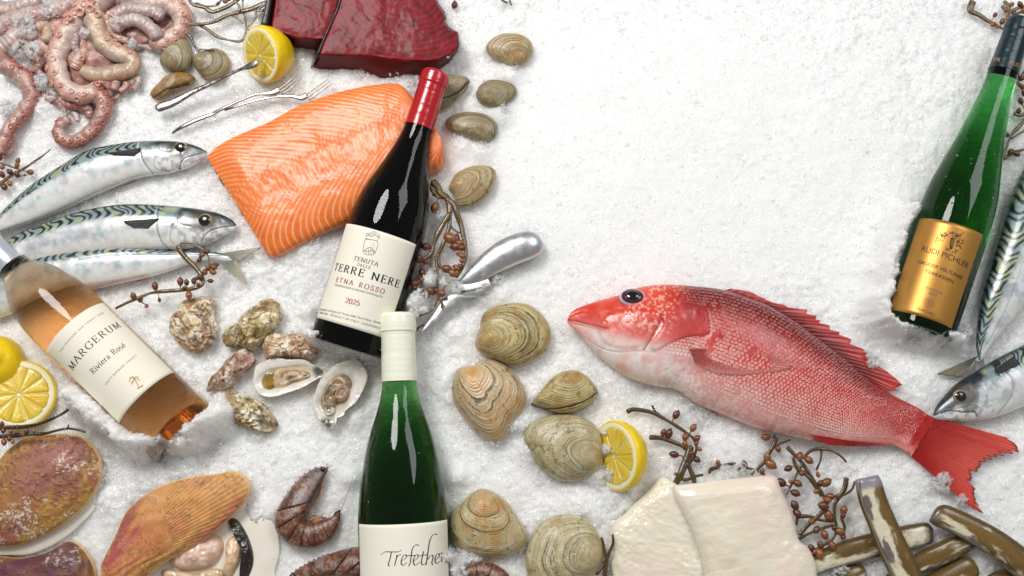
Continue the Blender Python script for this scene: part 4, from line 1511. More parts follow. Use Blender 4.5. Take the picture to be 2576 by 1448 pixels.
def halibut(label, top, bot, z, th, seed, rough_=.2):
    o = thing('halibut_fillet', label, 'fish fillet', P(*top.mean(0), 0), 'thick white fish fillets')
    V, f, (px, U, L, UP) = loft(top, bot, 150, 110, z, lambda u, hw: th * sm(-.05, .12, u) ** .5 * sm(1.05, .9, u) ** .5, .62, .72, upfrac=.82)
    fl = (px[:, 0] * .35 + px[:, 1] + 46 * fbm(px / 120, 2, seed)) / 30
    groove = sm(.82, 1, np.abs((fl % 1) - .5) * 2) * sm(.35, .6, fbm(px / 45, 2, seed + 6))
    V[:, 2] += (UP > 0) * rough_ * 5 * (fbm(px / 8, 3, seed + 4) - .5)
    V[:, 2] += (UP > 0) * (10 * (fbm(px / 80, 3, seed) - .5) + 3.5 * (fbm(px / 24, 4, seed + 2) - .5) - .7 * groove)
    build('flesh', V, f, M_halibut, o, hal_color(seed)(px, None))


halibut('white fish fillet lying underneath, between the lemon half and the front fillet', KK('478,488 400,452 350,505 300,556 240,610 180,672 122,718 92,790 108,860 112,920 98,970 108,1046 112,1150 120,1260'),
        KK('520,520 560,560 600,620 640,680 660,720 680,760 690,800 700,840 700,880 700,940 710,1000 720,1060 730,1150 740,1260'), 20, 34, 51, .9)
halibut('thick white fish fillet lying on top, squared corner up', KK('466,505 470,550 500,620 534,690 566,750 592,806 615,870 634,930 648,1000 654,1060 660,1150 668,1260'),
        KK('1060,440 1090,462 1112,520 1150,600 1175,670 1192,720 1212,800 1232,842 1272,870 1300,915 1322,970 1330,1060 1336,1150 1340,1260'), 48, 42, 61)

# ------------------------------------------------------------------ clams
M_shell = new_mat('clam_shell', rough=.40, spec=.45, vcol=True, coat=.45, coatr=.12, bump=(1700, .3, .0006), vary=(1300, .12))


def clam_color(px, r, th, pal, seed, bands):
    n = fbm(px / 16, 3, seed)
    q = r + .018 * (fbm(px / 20, 2, seed + 1) - .5) * 2
    b1 = vn(np.stack([q * bands, 0 * q + seed], -1), seed + 2)
    b2 = vn(np.stack([q * bands * 3.1, 0 * q + seed], -1), seed + 3)
    c = mixc(lin(pal[0]), lin(pal[1]), sm(.25, .75, b1 * .6 + n * .5))
    c = mixc(c, lin(pal[2]), sm(.56, .80, b2 * .55 + b1 * .35 + .35 * (n - .5)) * sm(.1, .45, q) * .85)
    ln = vn(np.stack([q * bands * 2.6, 0 * q + seed + 5], -1), seed + 13)
    c = mixc(c, lin(pal[2]) * .6, sm(.74, .86, ln + .15 * (n - .5)) * sm(.2, .4, q) * .8)
    c = mixc(c, lin(pal[3]), (1 - sm(.12, .5, q + .4 * (n - .5))) * .5)
    c = mixc(c, lin(pal[3]), sm(.52, .68, fbm(px / 26, 3, seed + 7)) * .38)
    c = mixc(c, lin('#4c4028'), sm(.66, .8, fbm(px / 11, 3, seed + 9)) * .5 * sm(.2, .6, q))
    return c * (.78 + .32 * fbm(px / 3.2, 2, seed + 5))[:, None]


PAL_A = ('#ad9a62', '#cdbd8a', '#4a3a1c', '#a06a26')
PAL_B = ('#a48c62', '#c8b48a', '#4c3a1e', '#a67c46')
PAL_C = ('#8f8263', '#aa9c7a', '#463b22', '#7a6642')
PAL_D = ('#94703c', '#a98348', '#5e421e', '#8a5f2a')


def clam(label, outline, umbo, z, hgt, pal, seed, bands=34, seam=None, group='hard clams on the ice', ridge=.55):
    o = thing('clam', label, 'clam', P(*outline.mean(0), 0), group)
    out = resamp(outline, 200, True, True)
    ctr = out.mean(0)
    umbo = out[np.argmin(np.linalg.norm(out - umbo, axis=1))]
    um = umbo + (ctr - umbo) * .05
    apex = ctr * .72 + umbo * .28
    size = np.linalg.norm(out - ctr, axis=1).mean()

    def lift(px, s, th):
        r, _ = gauge(px, out, um)
        d = np.linalg.norm(px - umbo, axis=-1) / size
        z_ = hgt * .10 * np.exp(-(d / .42) ** 2) * sm(1.0, .8, s)
        z_ = z_ + ridge * np.sin(r * bands * 2 * math.pi * 1.15 + 4 * vn(px / 30, seed)) * sm(.1, .3, r) * sm(1.01, .9, s)
        z_ = z_ + .9 * (vn(np.stack([r * 9, 0 * r + seed], -1), seed) - .5) * sm(1, .85, s)
        if seam is not None:
            z_ = z_ - 2.4 * near(px, seam, 1.4)
        return z_
    V, f, (px, ss, _) = dome(outline, z, hgt, 64, 220, (2.3, .56), apex, .1, lift)
    r, th = gauge(px, out, um)
    c = clam_color(px, r, th, pal, seed, bands)
    if seam is not None:
        c = mixc(c, lin('#2b2214'), near(px, seam, 1.0) * .9)
    build('upper_valve', V, f, M_shell, o, c)
    low = ctr + (out - ctr) * .985
    V, f, (px, ss, _) = dome(low[::4], z - 1.2, -hgt * .55, 14, 60, (2.3, .56), ctr, .05)
    r, th = gauge(px, out, um)
    build('lower_valve', V, f, M_shell, o, clam_color(px, r, th, pal, seed + 31, bands))
    return o


A = lambda s: Q('A', s)
I = lambda s: Q('I', s)
clam('grey striped clam leaning on two others, nearest the octopus', A('1500,520 1530,440 1600,376 1680,350 1750,380 1788,480 1786,570 1745,640 1690,668 1600,672 1520,640 1488,580'), A('1560,640')[0], 12, 30, PAL_C, 3, 20)
clam('grey clam with a dark seaweed strand across its top edge', A('1790,570 1830,506 1920,470 2000,450 2080,480 2130,550 2142,620 2100,700 2020,750 1920,752 1860,700 1810,630'), A('1812,570')[0], 12, 30, PAL_C, 5, 24)
clam('brown clam on its side beside the fork handle', A('1398,890 1404,850 1450,800 1540,712 1640,676 1740,680 1800,708 1814,740 1790,785 1700,830 1600,872 1530,916 1460,932'), A('1790,730')[0], 10, 26, PAL_D, 7, 26, resamp(A('1405,905 1480,900 1560,860 1650,830 1760,790'), 12))
clam('pale clam alone at the top, right of the tuna', Z('1222,116 1240,96 1270,85 1310,88 1334,104 1340,130 1326,155 1294,171 1265,157 1240,146 1225,132'), Z('1316,158')[0], 8, 30, PAL_B, 9, 24)
clam('small clam half sunk in ice below the topmost clam', Z('1197,236 1210,212 1235,201 1270,205 1294,216 1300,236 1285,256 1256,276 1225,269 1204,256'), Z('1215,262')[0], 4, 28, PAL_C, 11, 24)
clam('olive clam with an orange beak right of the red foil neck', Z('1119,311 1135,292 1170,282 1210,285 1240,300 1252,321 1246,345 1220,363 1190,352 1160,341 1135,331'), Z('1216,350')[0], 6, 30, PAL_C, 13, 24)
clam('clam lying on edge tucked behind the red foil neck', Z('1046,232 1060,206 1100,192 1140,190 1176,196 1181,210 1170,232 1145,255 1112,277 1075,276 1050,258'), Z('1120,195')[0], 10, 32, PAL_C, 15, 22, resamp(Z('1090,262 1130,250 1160,232 1180,206'), 12))
clam('striped brown clam above the bladder seaweed, beside the dark bottle', DD('1362,612 1378,570 1404,530 1470,496 1540,486 1600,500 1616,534 1606,590 1570,650 1510,700 1440,714 1402,700 1390,652'), DD('1378,606')[0], 10, 36, PAL_B, 17, 28)
QH = 'large quahog clams'
clam('large tan quahog directly below the oyster knife', I('180,292 202,222 215,162 270,122 340,104 420,104 482,130 530,180 556,240 550,310 510,362 440,402 370,416 300,388 230,362 190,332'), I('206,300')[0], 14, 58, PAL_A, 21, 22, None, QH, .7)
clam('large pale quahog with worn peach beak and broken dark rim', I('64,520 74,470 92,428 130,414 190,406 240,380 300,394 370,440 420,510 436,582 402,660 362,704 340,762 290,790 240,782 180,740 110,652 74,590'), I('138,432')[0], 14, 60, ('#c3a67c', '#dbc8a6', '#4f3e26', '#cf9348'), 23, 20, None, QH, .6)
clam('quahog seen on edge showing the seam between its two valves', I('456,602 500,540 560,472 620,438 680,434 740,470 786,532 780,572 740,612 660,646 590,648 510,626'), I('660,436')[0], 14, 44, PAL_A, 25, 16, resamp(I('458,604 520,622 580,626 640,615 700,598 750,570 786,540'), 20), QH, .6)
clam('large quahog with fine grey ribs touching the lemon half', I('420,752 450,702 500,670 580,652 680,656 760,692 800,752 810,830 806,902 760,952 680,982 590,976 520,932 460,862 430,802'), I('796,872')[0], 14, 56, ('#b0a37c', '#cfc7a4', '#4c4026', '#9c7c4c'), 27, 30, None, QH, .7)
clam('quahog with orange-banded beak beside the cream label', I('38,1192 60,1132 110,1092 150,1050 200,1018 250,1024 300,1050 350,1100 390,1162 432,1230 430,1292 360,1346 260,1356 160,1340 80,1292 44,1242'), I('214,1034')[0], 14, 56, ('#b9a676', '#d3c59c', '#4f4024', '#bf7628'), 29, 26, None, QH, .7)
clam('large quahog at the bottom edge, beside the white fish fillets', I('428,1400 440,1300 482,1210 550,1160 640,1144 720,1160 770,1210 800,1270 822,1332 800,1402 740,1472 600,1522 470,1482'), I('808,1330')[0], 14, 56, ('#b3a880', '#d3cba8', '#4e4328', '#a88650'), 33, 34, None, QH, .7)

# ------------------------------------------------------------------ oysters
M_oyster = new_mat('oyster_shell', rough=.55, vcol=True, coat=.15, coatr=.25, bump=(1100, .6, .001), vary=(1400, .2))
M_nacre = new_mat('oyster_nacre', rough=.22, vcol=True, coat=.6, coatr=.08, bump=(700, .15, .0006))
M_oflesh = new_mat('oyster_flesh', rough=.14, spec=.6, vcol=True, sss=.4, sssr=(1, .7, .5), sssc=.004, coat=1.0, coatr=.04, bump=(600, .3, .001))
M_liquor = new_mat('oyster_liquor', rough=.03, trans=.85, ior=1.34, color='#e0c27a')


def oyster(label, outline, hinge, seed, hgt=34, z=8, pal=('#d8c09a', '#f2e6d0', '#64401e', '#95602e'), frill=3.0):
    o = thing('oyster', label, 'oyster', P(*outline.mean(0), 0), 'oysters beside the rose bottle')
    out = resamp(outline, 200, True, True)
    ctr = out.mean(0)
    um = hinge + (ctr - hinge) * .05
    size = np.linalg.norm(out - ctr, axis=1).mean()

    def steps(r, px):
        q = r * 6.5 + 1.5 * (fbm(px / 24, 3, seed) - .5) * 2
        return q - np.floor(q)

    def lift(px, s, th):
        r, a = gauge(px, out, um)
        lam = steps(r, px)
        z_ = frill * 1.6 * (lam ** 2) * sm(.1, .4, r)
        z_ = z_ + frill * 1.7 * np.sin(a * 15 + 3 * fbm(px / 25, 2, seed + 4)) * sm(.3, .9, r)
        z_ = z_ + 16 * (fbm(px / 30, 3, seed + 2) - .5) + 4.5 * (fbm(px / 7, 3, seed + 3) - .5)
        return z_ * sm(1.04, .86, s)
    ragged = out + (out - ctr) * (.10 * (fbm(out / 9, 3, seed + 8) - .5))[:, None]
    V, f, (px, ss, _) = dome(ragged[::2], z, hgt, 60, 210, (2.0, .6), ctr * .8 + hinge * .2, .1, lift)
    r, a = gauge(px, out, um)
    lam = steps(r, px)
    n, n2 = fbm(px / 20, 4, seed + 5), fbm(px / 6, 3, seed + 6)
    c = mixc(lin(pal[0]), lin(pal[1]), sm(.38, .62, n))
    c = mixc(c, lin(pal[3]), sm(.44, .58, fbm(px / 21, 3, seed + 11)) * .65)
    c = mixc(c, lin(pal[2]), sm(.8, .98, lam) * .75)
    c = mixc(c, lin(pal[2]), sm(.55, .66, fbm(px / 15, 4, seed + 17)) * .5)
    c = mixc(c, lin('#3a2a1a'), sm(.68, .78, fbm(px / 10, 3, seed + 14)) * .7)
    build('upper_shell', V, f, M_oyster, o, c * (.85 + .3 * n2)[:, None])
    V, f, (px, ss, _) = dome((ctr + (ragged - ctr) * .97)[::4], z - 1.5, -hgt * .5, 12, 60, (2, .6), ctr, .05)
    build('lower_shell', V, f, M_oyster, o, mixc(lin(pal[0]), lin(pal[2]), fbm(px / 8, 3, seed + 9)))


FF = lambda s: Q('F', s)
PO2 = ('#cdb98a', '#efe4c4', '#6a4a24', '#8f6a34')
oyster('rounded brown oyster with a knobbed hinge, nearest the rose label', FF('114,382 140,302 200,242 220,190 270,150 350,130 460,124 542,150 532,220 512,270 532,340 546,392 530,482 500,562 430,612 350,632 290,612 220,562 160,492 125,432'), FF('400,140')[0], 3, 40, 10)
oyster('fan-ribbed oyster standing highest of the oyster cluster', FF('584,492 620,422 700,372 760,302 830,232 920,190 960,150 1030,144 1080,180 1112,240 1122,292 1100,362 1040,432 960,502 900,572 840,606 780,582 700,592 620,562'), FF('620,540')[0], 5, 40, 14, PO2, 4.0)
oyster('reddish oyster lying crosswise below the dark bottle', FF('948,542 990,472 1050,450 1160,460 1250,454 1340,460 1410,490 1462,532 1450,592 1420,642 1370,682 1290,684 1190,662 1080,672 1000,692 958,642'), FF('980,640')[0], 7, 34, 14, ('#dcc2a0', '#f2e4d2', '#824a24', '#b06a3a'))
oyster('pinkish oyster with a pointed left tip', FF('448,972 460,902 500,842 560,782 620,692 690,622 770,584 840,610 882,682 860,742 790,802 740,862 680,922 600,946 520,952'), FF('470,950')[0], 9, 34, 12, ('#cdb59c', '#eadccc', '#744c34', '#a8786a'))
oyster('greenish oyster lowest in the cluster, below the open oysters', FF('540,1102 600,1012 640,950 690,950 760,990 870,1030 960,1080 1020,1150 1070,1220 1082,1262 1050,1312 970,1342 880,1312 780,1282 680,1242 620,1182 570,1132'), FF('600,1010')[0], 11, 34, 10, ('#d3caa0', '#f2eeda', '#745428', '#a07c4a'), 3.6)


def open_oyster(label, outline, cavity, hinge, seed, zr, fleshes, liquor=None):
    o = thing('open_oyster', label, 'oyster', P(*outline.mean(0), 0), 'oysters opened on the half shell')
    out = resamp(outline, 180, True, True)
    ctr = out.mean(0)
    out = out + (out - ctr) * (.06 * (fbm(out / 9, 3, seed) - .5))[:, None]
    cav = resamp(cavity, 180, True, True)
    # line the cavity loop up with the outline loop by angle about the middle
    def by_angle(loop, n=180):
        q = loop - ctr
        a = np.arctan2(q[:, 1], q[:, 0])
        k = np.argsort(a)
        th = np.linspace(-math.pi, math.pi, n, endpoint=False)
        a3 = np.r_[a[k] - 2 * math.pi, a[k], a[k] + 2 * math.pi]
        return np.stack([np.interp(th, a3, np.tile(q[k, i], 3)) for i in (0, 1)], -1) + ctr
    out, cav = by_angle(out), by_angle(cav)
    rows, tags = [], []
    for t in np.linspace(0, 1, 10):                    # underside up to the rim
        q = ctr + (out - ctr) * (.5 + .5 * t)
        w = P(q[:, 0], q[:, 1], zr)
        w[:, 2] = zr - 26 * (1 - t ** 1.6)
        rows.append((q, w)); tags.append(-1 + t)
    for t in np.linspace(.05, 1, 14):                  # rim inwards to the cavity edge
        q = out * (1 - t) + cav * t
        w = P(q[:, 0], q[:, 1], zr)
        w[:, 2] = zr + 1.5 - 5 * t ** 2 + 3 * (fbm(q / 14, 3, seed + 3) - .5)
        rows.append((q, w)); tags.append(t)
    for t in np.linspace(.08, 1, 16):                  # down into the bowl
        q = cav + (ctr - cav) * t * .98
        w = P(q[:, 0], q[:, 1], zr)
        w[:, 2] = zr - 4 - 15 * (1 - (1 - t) ** 2.2)
        rows.append((q, w)); tags.append(1 + t)
    px = np.concatenate([r_[0] for r_ in rows])
    V = np.concatenate([r_[1] for r_ in rows])
    tg = np.repeat(tags, 180)
    n = fbm(px / 14, 3, seed)
    c = mixc(lin('#efece4'), lin('#d9d2c4'), n)
    c = mixc(c, lin('#c9bfc9'), sm(.55, .75, fbm(px / 20, 2, seed + 2)) * .4)
    c = mixc(c, lin('#c8b48a'), sm(.9, 1.3, tg) * .6)
    dh = np.linalg.norm(px - hinge, axis=1)
    c = mixc(c, lin('#2f2b22'), (1 - sm(8, 24, dh + 16 * (n - .5))) * .9)
    edge = (tg > -1.1) & (tg < .06)
    c = np.where(edge[:, None], mixc(lin('#a98c66'), lin('#d9cbb0'), fbm(px / 7, 3, seed + 6)), c)
    build('lower_shell', V, grid_faces(len(rows), 180, True), M_nacre, o, c)
    for i, (ol, hg, cs, sd) in enumerate(fleshes):
        V, f, (q, ss, _) = dome(ol, zr - 12, hg, 34, 110, (2.2, .6), None, .2, lambda p, s, th: (9 * (fbm(p / 16, 3, sd) - .5) + 5 * np.sin(s * 9 + 3 * fbm(p / 20, 2, sd))) * sm(1.0, .7, s))
        cc = mixc(lin(cs[0]), lin(cs[1]), sm(.35, .65, fbm(q / 12, 3, sd)))
        cc = mixc(cc, lin(cs[2]), sm(.75, 1.0, ss + .3 * (fbm(q / 8, 2, sd) - .5)) * .8)
        build('oyster_meat', V, f, M_oflesh, o, cc)
    if liquor is not None:
        V, f, _ = dome(liquor, zr - 9, 2.2, 10, 60, (2, .6), None, 1.0)
        build('liquor', V, f, M_liquor, o)
    return o


open_oyster('opened oyster lying level with clear amber liquor in its left end',
            FF('858,832 880,742 960,692 1060,668 1180,680 1300,680 1380,720 1460,760 1512,792 1480,832 1400,872 1300,932 1180,972 1050,1012 960,1010 890,962 860,902'),
            FF('905,850 960,780 1040,752 1150,738 1290,728 1370,760 1400,800 1360,850 1270,890 1150,932 1040,960 960,965 915,930'), FF('1440,790')[0], 5, 28,
            [(FF('1030,830 1080,770 1180,748 1300,745 1370,780 1375,820 1300,860 1200,880 1130,930 1060,935 1020,890'), 12, ('#b39d80', '#d2bda0', '#e8c9a2'), 3),
             (FF('1290,800 1330,780 1370,800 1370,835 1320,850 1285,830'), 12, ('#bfae9c', '#d8c8b8', '#c9b090'), 8)],
            FF('915,870 960,800 1040,800 1060,850 1040,930 980,960 930,940'))
open_oyster('opened oyster tilted with plump brown meat, beside the green bottle',
            FF('1388,1082 1400,982 1450,862 1540,762 1640,702 1740,674 1800,690 1860,762 1872,852 1830,962 1770,1062 1680,1132 1660,1182 1590,1212 1585,1290 1540,1302 1460,1242 1410,1172'),
            FF('1430,1082 1460,980 1510,890 1580,822 1650,790 1720,815 1755,890 1725,990 1690,1085 1620,1160 1550,1200 1470,1160'), FF('1520,1240')[0], 9, 30,
            [(FF('1450,1060 1500,920 1560,840 1640,800 1715,832 1742,900 1700,960 1640,980 1600,1060 1550,1140 1480,1140'), 16, ('#8f7a62', '#b59c7e', '#6e5c48'), 4),
             (FF('1570,1000 1620,930 1700,900 1715,950 1690,1030 1630,1060 1580,1050'), 20, ('#a98d76', '#c2a890', '#8f7460'), 6),
             (FF('1480,1130 1530,1080 1590,1110 1580,1160 1530,1190 1490,1170'), 14, ('#c9bfb2', '#ddd6cc', '#a89c8c'), 7)])

# ------------------------------------------------------------------ scallops
M_scal = new_mat('scallop_shell', rough=.52, vcol=True, coat=.1, coatr=.3, bump=(1300, .5, .0008), vary=(1600, .22))
M_scalw = new_mat('scallop_inside', rough=.3, vcol=True, coat=.3, coatr=.1, sss=.2, sssc=.003)


def scallop(label, outline, hinge, z, hgt, seed, pal, low=None, crust=.5, zl=-6):
    o = thing('scallop', label, 'scallop', P(*outline.mean(0), 0), 'large scallops in the shell')
    out = resamp(outline, 240, True, True)
    ctr = out.mean(0)
    um = hinge + (ctr - hinge) * .05

    def lift(px, s, th):
        r, a = gauge(px, out, um)
        return (0.5 * np.sin(a * 200) * sm(.25, .6, r) + 1.2 * np.sin(r * 26 + 2 * vn(px / 40, seed)) + crust * 2.6 * sm(.5, .75, fbm(px / 9, 4, seed + 3)) + 4 * (fbm(px / 60, 3, seed) - .5)) * sm(1.0, .93, s)
    V, f, (px, ss, _) = dome(outline, z, hgt, 90, 440, (2.2, .62), ctr * .85 + hinge * .15, .06, lift)
    r, a = gauge(px, out, um)
    n = fbm(px / 36, 4, seed)
    c = mixc(lin(pal[0]), lin(pal[1]), sm(.3, .7, r + .6 * (n - .5)))
    c = mixc(c, lin(pal[2]), sm(.38, .66, fbm(np.stack([a * 5, r * 2], -1), 3, seed + 2)) * .85)
    c = mixc(c, lin('#7a5a30'), sm(.5, .7, fbm(px / 18, 4, seed + 12)) * .25)
    c = mixc(c, lin('#8f5a2a'), sm(.3, .9, np.sin(a * 200)) * .35 * sm(.3, .7, r))
    dk = sm(.56, .68, fbm(px / 6, 4, seed + 4, .65)) * sm(.50, .66, fbm(px / 40, 3, seed + 14) + .10 * crust)
    c = mixc(c, lin('#4a3c26'), dk * .55)
    c = mixc(c, lin('#d8cfc2'), sm(.57, .68, fbm(px / 5, 3, seed + 6, .65)) * sm(.5, .62, fbm(px / 45, 2, seed + 8)) * crust)
    c = mixc(c, lin('#e3c48c'), sm(.955, .985, ss) * .8)
    build('upper_shell', V, f, M_scal, o, c * (.86 + .28 * fbm(px / 3.5, 2, seed))[:, None])
    if low is not None:
        V, f, (px, ss, _) = dome(low, zl, 10, 40, 200, (6, .6), None, .8)
        c = mixc(lin('#f1ece2'), lin('#e6dccb'), fbm(px / 40, 3, seed))
        c = mixc(c, lin('#f3efe6'), sm(.92, 1, ss) * .6)
        build('lower_shell', V, f, M_scalw, o, c)
    return o


G = lambda s: Q('G', s)
scallop('round closed scallop with mottled pink and orange shell under the seaweed', G('-300,800 -200,590 -90,480 0,430 60,362 150,292 250,242 400,222 560,214 700,232 800,300 870,400 892,500 886,600 830,722 750,832 640,942 500,1042 350,1122 200,1180 50,1202 -100,1190 -250,1060'), G('700,260')[0],
        26, 40, 5, ('#a0685a', '#b58848', '#96584e'), G('-280,800 -100,500 200,300 600,260 840,380 900,520 900,640 860,800 790,910 700,1000 600,1090 500,1160 380,1220 250,1262 100,1268 -100,1250 -250,1100'), 1.0, 6)
S2 = scallop('gaping scallop with tan striped shell showing its meat, bottom left', G('872,1380 900,1300 960,1180 1010,1080 1060,960 1120,862 1220,772 1350,692 1530,620 1720,580 1900,560 1990,536 2090,556 2152,602 2182,682 2150,772 2070,882 1930,1012 1780,1132 1600,1242 1450,1322 1300,1432 1210,1502 1050,1560 900,1540'), G('930,1400')[0],
             46, 30, 15, ('#c97f4c', '#d69a58', '#b0545c'), G('1200,1000 1500,800 1900,760 2140,820 2270,882 2370,982 2416,1100 2424,1250 2384,1400 2392,1500 2300,1650 1900,1750 1400,1700 1150,1500'), .25, 6)
M_meat = new_mat('scallop_meat', rough=.2, vcol=True, sss=.4, sssr=(1, .6, .4), sssc=.005, coat=.9, coatr=.06, bump=(500, .4, .0014))
for nm, ol, z0, h, cs, sd in (
        ('scallop_meat', '1480,1330 1540,1220 1640,1130 1760,1080 1880,1090 1940,1150 1930,1260 1850,1360 1700,1400 1560,1390', 4, 34, ('#dcb59c', '#efd5c4', '#caa088'), 3),
        ('mantle', '1960,1180 2020,1100 2090,1110 2110,1180 2090,1300 2040,1420 1990,1480 1930,1420 1960,1320', 2, 24, ('#d9b48c', '#e8cfae', '#a87c4c'), 5),
        ('mantle', '1980,960 2040,950 2100,1010 2160,1120 2200,1260 2190,1380 2130,1500 2080,1480 2110,1360 2110,1240 2090,1130 2020,1060', 4, 16, ('#17130f', '#2b231a', '#4a3c22'), 7),
        ('gill', '1400,1400 1520,1390 1700,1420 1880,1380 1960,1420 1900,1500 1700,1540 1450,1500', 2, 22, ('#e2cdb0', '#cbb08c', '#b38d60'), 9)):
    q = G(ol)
    V, f, (px, ss, _) = dome(q, z0 + 11, h, 36, 120, (2.2, .6), None, .3, lambda p, s, th: (7 * (fbm(p / 14, 3, sd) - .5) + 1.0 * np.sin(p[..., 0] * .28 + 6 * fbm(p / 30, 2, sd))) * sm(1.0, .7, s))
    c = mixc(lin(cs[0]), lin(cs[1]), sm(.35, .65, fbm(px / 12, 3, sd)))
    c = mixc(c, lin(cs[2]), sm(.7, 1, ss) * .7)
    build(nm, V, f, M_meat, S2, c)
scallop('dark scallop with purple stained shell in the bottom left corner', G('-300,1400 -200,1290 -60,1262 80,1286 200,1292 320,1270 420,1240 520,1190 600,1142 660,1150 720,1190 782,1270 830,1362 850,1482 800,1600 700,1680 400,1740 0,1750 -250,1650'), G('640,1170')[0],
        0, 44, 25, ('#6b3a3c', '#8a5a34', '#5f3048'), None, .55)

# ------------------------------------------------------------------ razor clams
M_razor = new_mat('razor_shell', rough=.28, vcol=True, coat=.6, coatr=.08, bump=(1100, .2, .0005), vary=(1500, .12))


def razor(label, top, bot, z, seed, tip='#4a4038', th=.52, white=.5):
    o = thing('razor_clam', label, 'razor clam', P(*((top + bot).mean(0) / 2) if len(top) == len(bot) else P(*top.mean(0), 0)[:2], 0) if False else P(*top.mean(0), 0), 'razor clams stacked in the corner')
    V, f, (px, U, L, UP) = loft(top, bot, 130, 56, z, lambda u, hw: th * hw * sm(-.03, .03, u) ** .5, .88, .9, True, .75)
    ln = np.linalg.norm(np.diff(resamp(top, 50), axis=0), axis=1).sum()
    st = np.stack([U * ln / 60, L * 2.2], -1)
    c = mixc(lin('#7c5f2c'), lin('#57401a'), fbm(st * [.35, 1.2], 3, seed))
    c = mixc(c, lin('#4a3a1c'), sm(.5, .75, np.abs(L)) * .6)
    w = sm(.45, .57, fbm(st * [.5, .55] + 3, 5, seed + 3, .6) + white * .12 * sm(.2, -.4, L) * 2 - .09)
    w = w * sm(-.95, -.7, L) * (1 - sm(.55, .75, L)) * sm(.03, .10, U)
    c = mixc(c, lin('#ddd5ba'), w * .95)
    v = sm(.56, .62, fbm(st * [.9, .8] + 9, 4, seed + 5)) * w
    c = mixc(c, lin('#6f6264'), v)
    c = mixc(c, lin(tip), (1 - sm(.05, .11, U + .05 * (fbm(px / 9, 2, seed) - .5))) * .9)
    seam = np.exp(-((L + .80) / .05) ** 2)
    c = mixc(c, lin('#2e2412'), seam * .7)
    V[:, 2] += (UP > 0) * (- 1.5 * seam)
    build('shell', V, f, M_razor, o, c * (.85 + .3 * fbm(px / 4, 2, seed))[:, None])
    # the foot end closes in a darker membrane
    p0, p1 = resamp(top, 130)[0], resamp(bot, 130)[0]
    m = (p0 + p1) / 2
    d = (resamp(top, 130)[6] + resamp(bot, 130)[6]) / 2 - m
    d /= np.linalg.norm(d)
    hw = np.linalg.norm(p0 - p1) / 2
    ell = np.array([m + d * 5 + (p0 - p1) / 2 * .92 * math.cos(a) - d * 5 * abs(math.sin(a)) * (1 if math.sin(a) > 0 else -.6) for a in np.linspace(0, 2 * math.pi, 16, endpoint=False)])
    V, f, (px, ss, _) = dome(ell, z - 2, th * hw * .55, 10, 40, (2, .6), None, .5)
    build('membrane', V, f, M_razor, o, mixc(lin(tip), lin('#9a9aa2'), fbm(px / 5, 2, seed)))
    return o


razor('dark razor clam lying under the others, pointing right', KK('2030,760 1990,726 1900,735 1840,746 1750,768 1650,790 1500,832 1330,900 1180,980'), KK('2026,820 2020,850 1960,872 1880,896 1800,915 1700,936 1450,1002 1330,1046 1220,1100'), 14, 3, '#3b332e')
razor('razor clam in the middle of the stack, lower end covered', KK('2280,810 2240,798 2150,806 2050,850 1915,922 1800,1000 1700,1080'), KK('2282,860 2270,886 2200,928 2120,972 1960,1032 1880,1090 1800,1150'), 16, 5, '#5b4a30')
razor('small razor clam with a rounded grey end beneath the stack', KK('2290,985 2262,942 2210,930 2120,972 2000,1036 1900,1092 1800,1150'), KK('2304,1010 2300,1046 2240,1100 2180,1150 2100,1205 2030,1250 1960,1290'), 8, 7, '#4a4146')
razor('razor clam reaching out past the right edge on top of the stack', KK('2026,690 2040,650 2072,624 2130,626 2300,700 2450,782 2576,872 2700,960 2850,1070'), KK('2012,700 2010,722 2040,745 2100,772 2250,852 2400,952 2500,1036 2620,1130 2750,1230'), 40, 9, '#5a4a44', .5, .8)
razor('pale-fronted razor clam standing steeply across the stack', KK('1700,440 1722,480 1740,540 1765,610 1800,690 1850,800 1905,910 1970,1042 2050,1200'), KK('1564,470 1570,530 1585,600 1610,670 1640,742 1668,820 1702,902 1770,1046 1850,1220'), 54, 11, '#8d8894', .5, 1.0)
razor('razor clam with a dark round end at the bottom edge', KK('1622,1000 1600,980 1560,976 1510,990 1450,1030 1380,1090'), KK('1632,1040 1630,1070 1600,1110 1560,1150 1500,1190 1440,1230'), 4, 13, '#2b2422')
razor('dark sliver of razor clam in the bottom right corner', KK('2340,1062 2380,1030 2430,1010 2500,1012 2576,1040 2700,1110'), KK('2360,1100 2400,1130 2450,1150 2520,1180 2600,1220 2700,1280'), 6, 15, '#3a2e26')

# ------------------------------------------------------------------ shrimps
M_shrimp = new_mat('shrimp_shell', rough=.32, spec=.55, vcol=True, sss=.2, sssr=(1, .5, .3), sssc=.004, coat=.35, coatr=.12, bump=(700, .5, .001))


def shrimp_col(px, seed, dark=0.0):
    n, n2 = fbm(px / 16, 4, seed), fbm(px / 6, 3, seed + 2)
    c = mixc(lin('#583420'), lin('#804f34'), n)
    c = mixc(c, lin('#a08478'), sm(.48, .68, n2) * .65)
    c = mixc(c, lin('#3c2216'), sm(.55, .7, fbm(px / 24, 3, seed + 4)) * .6)
    return c * (.85 + .3 * fbm(px / 3, 2, seed))[:, None]


